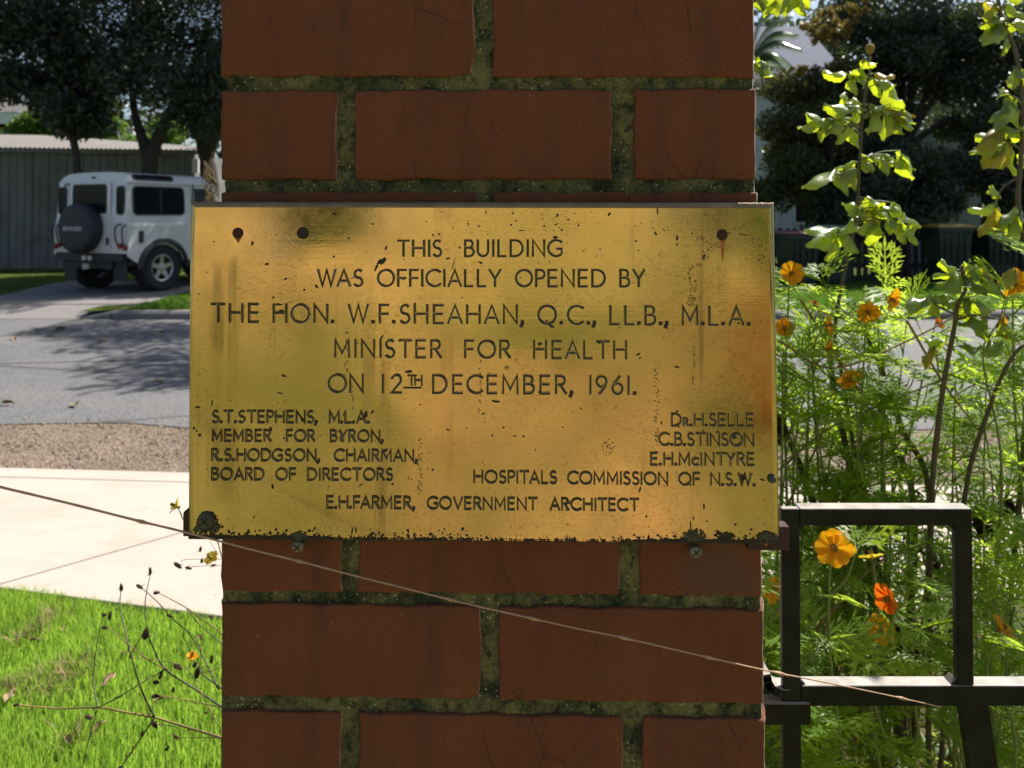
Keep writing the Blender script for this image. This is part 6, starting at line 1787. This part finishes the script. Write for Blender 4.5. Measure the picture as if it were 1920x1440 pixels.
# ================================================================== DRIED PLANT LEFT OF THE PILLAR
def dried():
    Y = 1.22
    z3 = lambda x, y: (x/3, 960 + y/3)
    b = Vector((at(440, 1300, Y + .05).x, Y + .05, .01))
    root = empty('dried_cosmos', b, 0, 'dried cosmos with thin bare stalks and dark seed heads against the bright lawn', 'dead plant')
    S_ = [([(1330,1290),(1230,1265),(1000,1195),(870,1155),(700,1125),(550,1100),(330,1105),(90,1085)], 5.2, 2.4, 0), ([(870,1155),(800,1010),(740,820),(700,650),(680,560),(675,500),(682,440)], 3.4, 1.6, 1), ([(870,1155),(800,1260),(690,1420)], 4.0, 3.0, 0), ([(550,1100),(525,960),(535,820),(560,660),(585,580)], 2.8, 1.5, 1), ([(550,1100),(520,1200),(490,1320),(460,1450)], 2.6, 2.0, 1),
          ([(550,1100),(660,1045),(800,960),(930,885)], 2.4, 2.2, 1), ([(1330,1150),(1230,1085),(1080,985),(930,885),(860,760),(830,660),(815,540),(830,420),(845,360)], 4.4, 1.5, 1), ([(730,810),(770,740),(830,640)], 2.6, 2.0, 0), ([(930,885),(840,835),(740,760),(600,645)], 2.4, 1.6, 0), ([(1230,1000),(1130,790),(1060,680),(970,600),(880,500),(800,430)], 3, 1.5, 1), ([(1330,760),(1230,670),(1120,590),(1050,540),(960,490),(880,450)], 2.6, 1.4, 0), ([(1320,810),(1230,725),(1130,640),(1050,545)], 2.4, 1.4, 1), ([(1300,1110),(1200,1090),(1050,1060),(900,1030)], 2.4, 1.5, 0),
          ([(1320,1050),(1230,980),(1150,920),(1100,850),(1060,760),(1030,690),(1050,620)], 3.2, 1.6, 1), ([(1330,850),(1230,880),(1120,910)], 2.2, 1.6, 0), ([(1120,910),(1130,780),(1090,700),(1060,670)], 2.4, 1.4, 1), ([(870,1195),(940,1200),(1000,1215),(1005,1245)], 2.0, 1.5, 1), ([(1330,1275),(1230,1270),(1010,1270)], 1.8, 1.4, 0), ([(735,820),(860,830),(1010,855)], 1.6, 1.3, 0), ([(1230,1200),(1160,1070),(1060,890),(1010,850)], 1.8, 1.3, 0), ([(100,1090),(140,1130),(170,1165)], 1.3, 1.0, 0)]
    hub = b
    for pts, ra, rb, dk in S_:
        P = [at(*z3(x, y), Y + .04*math.sin(x*.01 + y*.004)) for x, y in pts]
        m = MB(); Q = spline(P, 6); n = len(Q); k = .00040
        m.tube([q - b for q in Q], [lerp(ra, rb, i/(n-1))*k for i in range(n)], 6)
        m.build('stalk', MT['dry_stem'] if not dk else MT['cane'], root, smooth=True)
    m = MB()
    for x, y in ((1330,1290),(1330,1150),(1330,760)):
        p = at(*z3(x, y), Y); m.tube([q - b for q in spline([p, p.lerp(b, .4) + Vector((.01, 0, 0)), b], 6)], .0016, 6)
    m.build('main_stem', MT['dry_stem'], root, smooth=True)
    heads = [(682,425,90,22),(585,578,10,16),(618,585,85,22),(845,335,88,20),(590,650,5,20),(785,420,-20,22),(880,455,10,16),(1060,315,-20,18),(1000,300,-45,24),(1127,210,80,14),(1135,275,80,14),(875,1035,-10,20),(500,1155,-20,22),(990,1265,-40,20),(818,690,80,26),(1000,870,-30,26),(905,915,75,24),(878,958,-5,18),(975,1000,85,16),(940,1330,40,18),(1110,905,80,30),(1190,830,80,22),(870,1195,-60,26),(955,585,-25,18),(1185,590,-10,14),(835,1140,0,10),(800,1245,70,16),(735,815,30,12),(930,885,10,12),(1160,1130,10,10),(90,1085,20,14),(680,1435,20,16),(1095,860,60,20),(660,1045,20,14),(1200,300,10,14)]
    for hx, hy, an, ln in heads:
        c = at(*z3(hx, hy), Y + .04*math.sin(hx*.01 + hy*.004)) - b
        d = Vector((math.cos(R(an)), random.uniform(-.3, .3), -math.sin(R(-an)))).normalized(); l = ln*.000285*1.9
        m = MB(); s = l*random.uniform(.22, .34)
        m.tube([c - d*l*.55, c - d*l*.3, c, c + d*l*.35, c + d*l*.6], [s*.3, s*.9, s, s*.7, s*.15], 6)
        for _ in range(7):
            q = (d + Vector((random.gauss(0, .6), random.gauss(0, .6), random.gauss(0, .6)))).normalized(); o = c - d*l*random.uniform(-.2, .5); m.tube([o, o + q*l*random.uniform(.35, .8)], [s*.28, s*.08], 4)
        m.build('seed_head', MT['dry_dark'], root)
    st = [([(1330,310),(1230,302),(1100,305),(1065,312)], 1.6), ([(1330,270),(1230,265),(1150,265),(1040,268),(1020,280)], 1.6), ([(1230,240),(1190,180),(1180,160)], 1.2)]
    for pts, w in st:
        m = MB(); Q = spline([at(*z3(x, y), Y) - b for x, y in pts], 5); m.tube(Q, w*.000285, 5); m.build('stalk', MT['dry_stem'], root, smooth=True)
    flower(root, at(*z3(1192, 262), Y), (-.3, -.5, .7), .024, MT[YL], b, .3, 8, 'pale yellow flower below the plaque corner')
    flower(root, at(*z3(1075, 822), Y), (.3, -.2, .9), .018, MT[O], b, .9, 7, 'small closing orange flower')
    flower(root, at(334, 951, Y), (-.8, -.3, .5), .026, MT[YL], b, .9, 5, 'yellow flower peeping out beside the lower corner of the plaque')
    m = MB(); m.tube([q - b for q in spline([at(336, 956, Y), at(352, 985, Y), at(420, 1060, Y), b + Vector((0, 0, .4)), b], 5)], .0011, 5); m.build('stalk', MT['green_stem'], root, smooth=True)
dried()

# ================================================================== LITTER
def litter():
    random.seed(5)
    def curl(name, c, L, mat, label, group):
        root_m = MB()
        ax = Vector((random.uniform(-1, 1), random.uniform(-1, 1), random.uniform(-.1, .35))).normalized()
        rose_leaf(root_m, -ax*L/2, ax*L/2, L*.5, random.uniform(-1.2, -.5), .1)
        o = root_m.build(name, mat, None, smooth=True); o.location = c; tag(o, label, 'fallen leaf', group)
    for px, py, L in ((205, 1272, .05), (20, 1302, .055), (66, 1200, .04), (130, 1385, .05), (300, 1310, .04), (230, 1225, .035), (184, 1364, .05), (375, 1195, .035), (118, 1180, .04)):
        c = ground(px, py, .035); curl('fallen_leaf', c, L, MT['dry_leaf'], 'brown dry leaf lying in the bright lawn', 'dry leaves on the lawn')
    for px, py in ((115, 617), (26, 634), (60, 622), (92, 630), (190, 640), (300, 622), (15, 755), (140, 758), (296, 716)):
        c = ground(px, py, .03); curl('fallen_leaf', c, .11 if px != 115 else .2, MT['dry_leaf'], 'small dry leaf lying on the grey road', 'dry leaves on the road')
    # dried clippings in the lawn
    def patch(x, y):
        k = np.zeros(len(x), bool)
        for px, py, r in ((110, 1280, .11), (100, 1165, .06), (20, 1300, .06), (130, 1400, .05), (60, 1200, .06)):
            c = ground(px, py); k |= ((x - c.x)**2 + ((y - c.y)*.7)**2 < (r*rng.uniform(.2, 1.0, len(x)))**2)
        return k
    grass('dry_clippings', (-2.1, -.4, 1.55, 2.95), 26000, .035, .0016, MT['dry_leaf'], .012, 'dried brown grass clippings caught in the lawn', patch, 1.2)
    # loose stones on the verge
    n = 2600
    a = ground(0, 806); c = ground(0, 880)
    x = rng.uniform(-3.6, 3.2, n); y = rng.uniform(c.y, a.y + .25, n); s = rng.gamma(2.0, .0045, n).clip(.003, .03)
    base = np.array([(1, 0, 0), (0, 1, 0), (-1, 0, 0), (0, -1, 0), (0, 0, .8)])
    v = np.zeros((n, 5, 3)); an = rng.uniform(0, 6.28, n)
    for k in range(5):
        bx_, by_, bz_ = base[k]; sc = s*rng.uniform(.6, 1.3, n)
        v[:, k, 0] = x + (bx_*np.cos(an) - by_*np.sin(an))*sc; v[:, k, 1] = y + (bx_*np.sin(an) + by_*np.cos(an))*sc; v[:, k, 2] = .008 + bz_*sc
    b = np.arange(n)[:, None]*5
    f = np.concatenate([b + [0, 1, 4], b + [1, 2, 4], b + [2, 3, 4], b + [3, 0, 4]])
    tag(npmesh('loose_gravel', v.reshape(-1, 3), f, None, MT['gravel']), 'loose stones scattered over the gravel verge', None, None, 'stuff')
    # curling bare vine near the windscreen
    b = at(392, 470, 11.6); b.z = FZ
    root = empty('bare_vine', b, 0, 'thin bare curling vine in front of the spreading tree trunk', 'vine')
    for k in range(9):
        p = at(392, 440 - 5*k, 11.6); P = [b]; 
        x, y = 395, 400
        pts = [b]
        for i in range(7):
            pts.append(at(x + random.uniform(-16, 12), y, 11.6 + random.uniform(-.1, .1))); y -= random.uniform(8, 22)
        m = MB(); m.tube([q - b for q in spline(pts, 5)], .008, 5); m.build('stem', MT['dry_stem'], root, smooth=True)
litter()
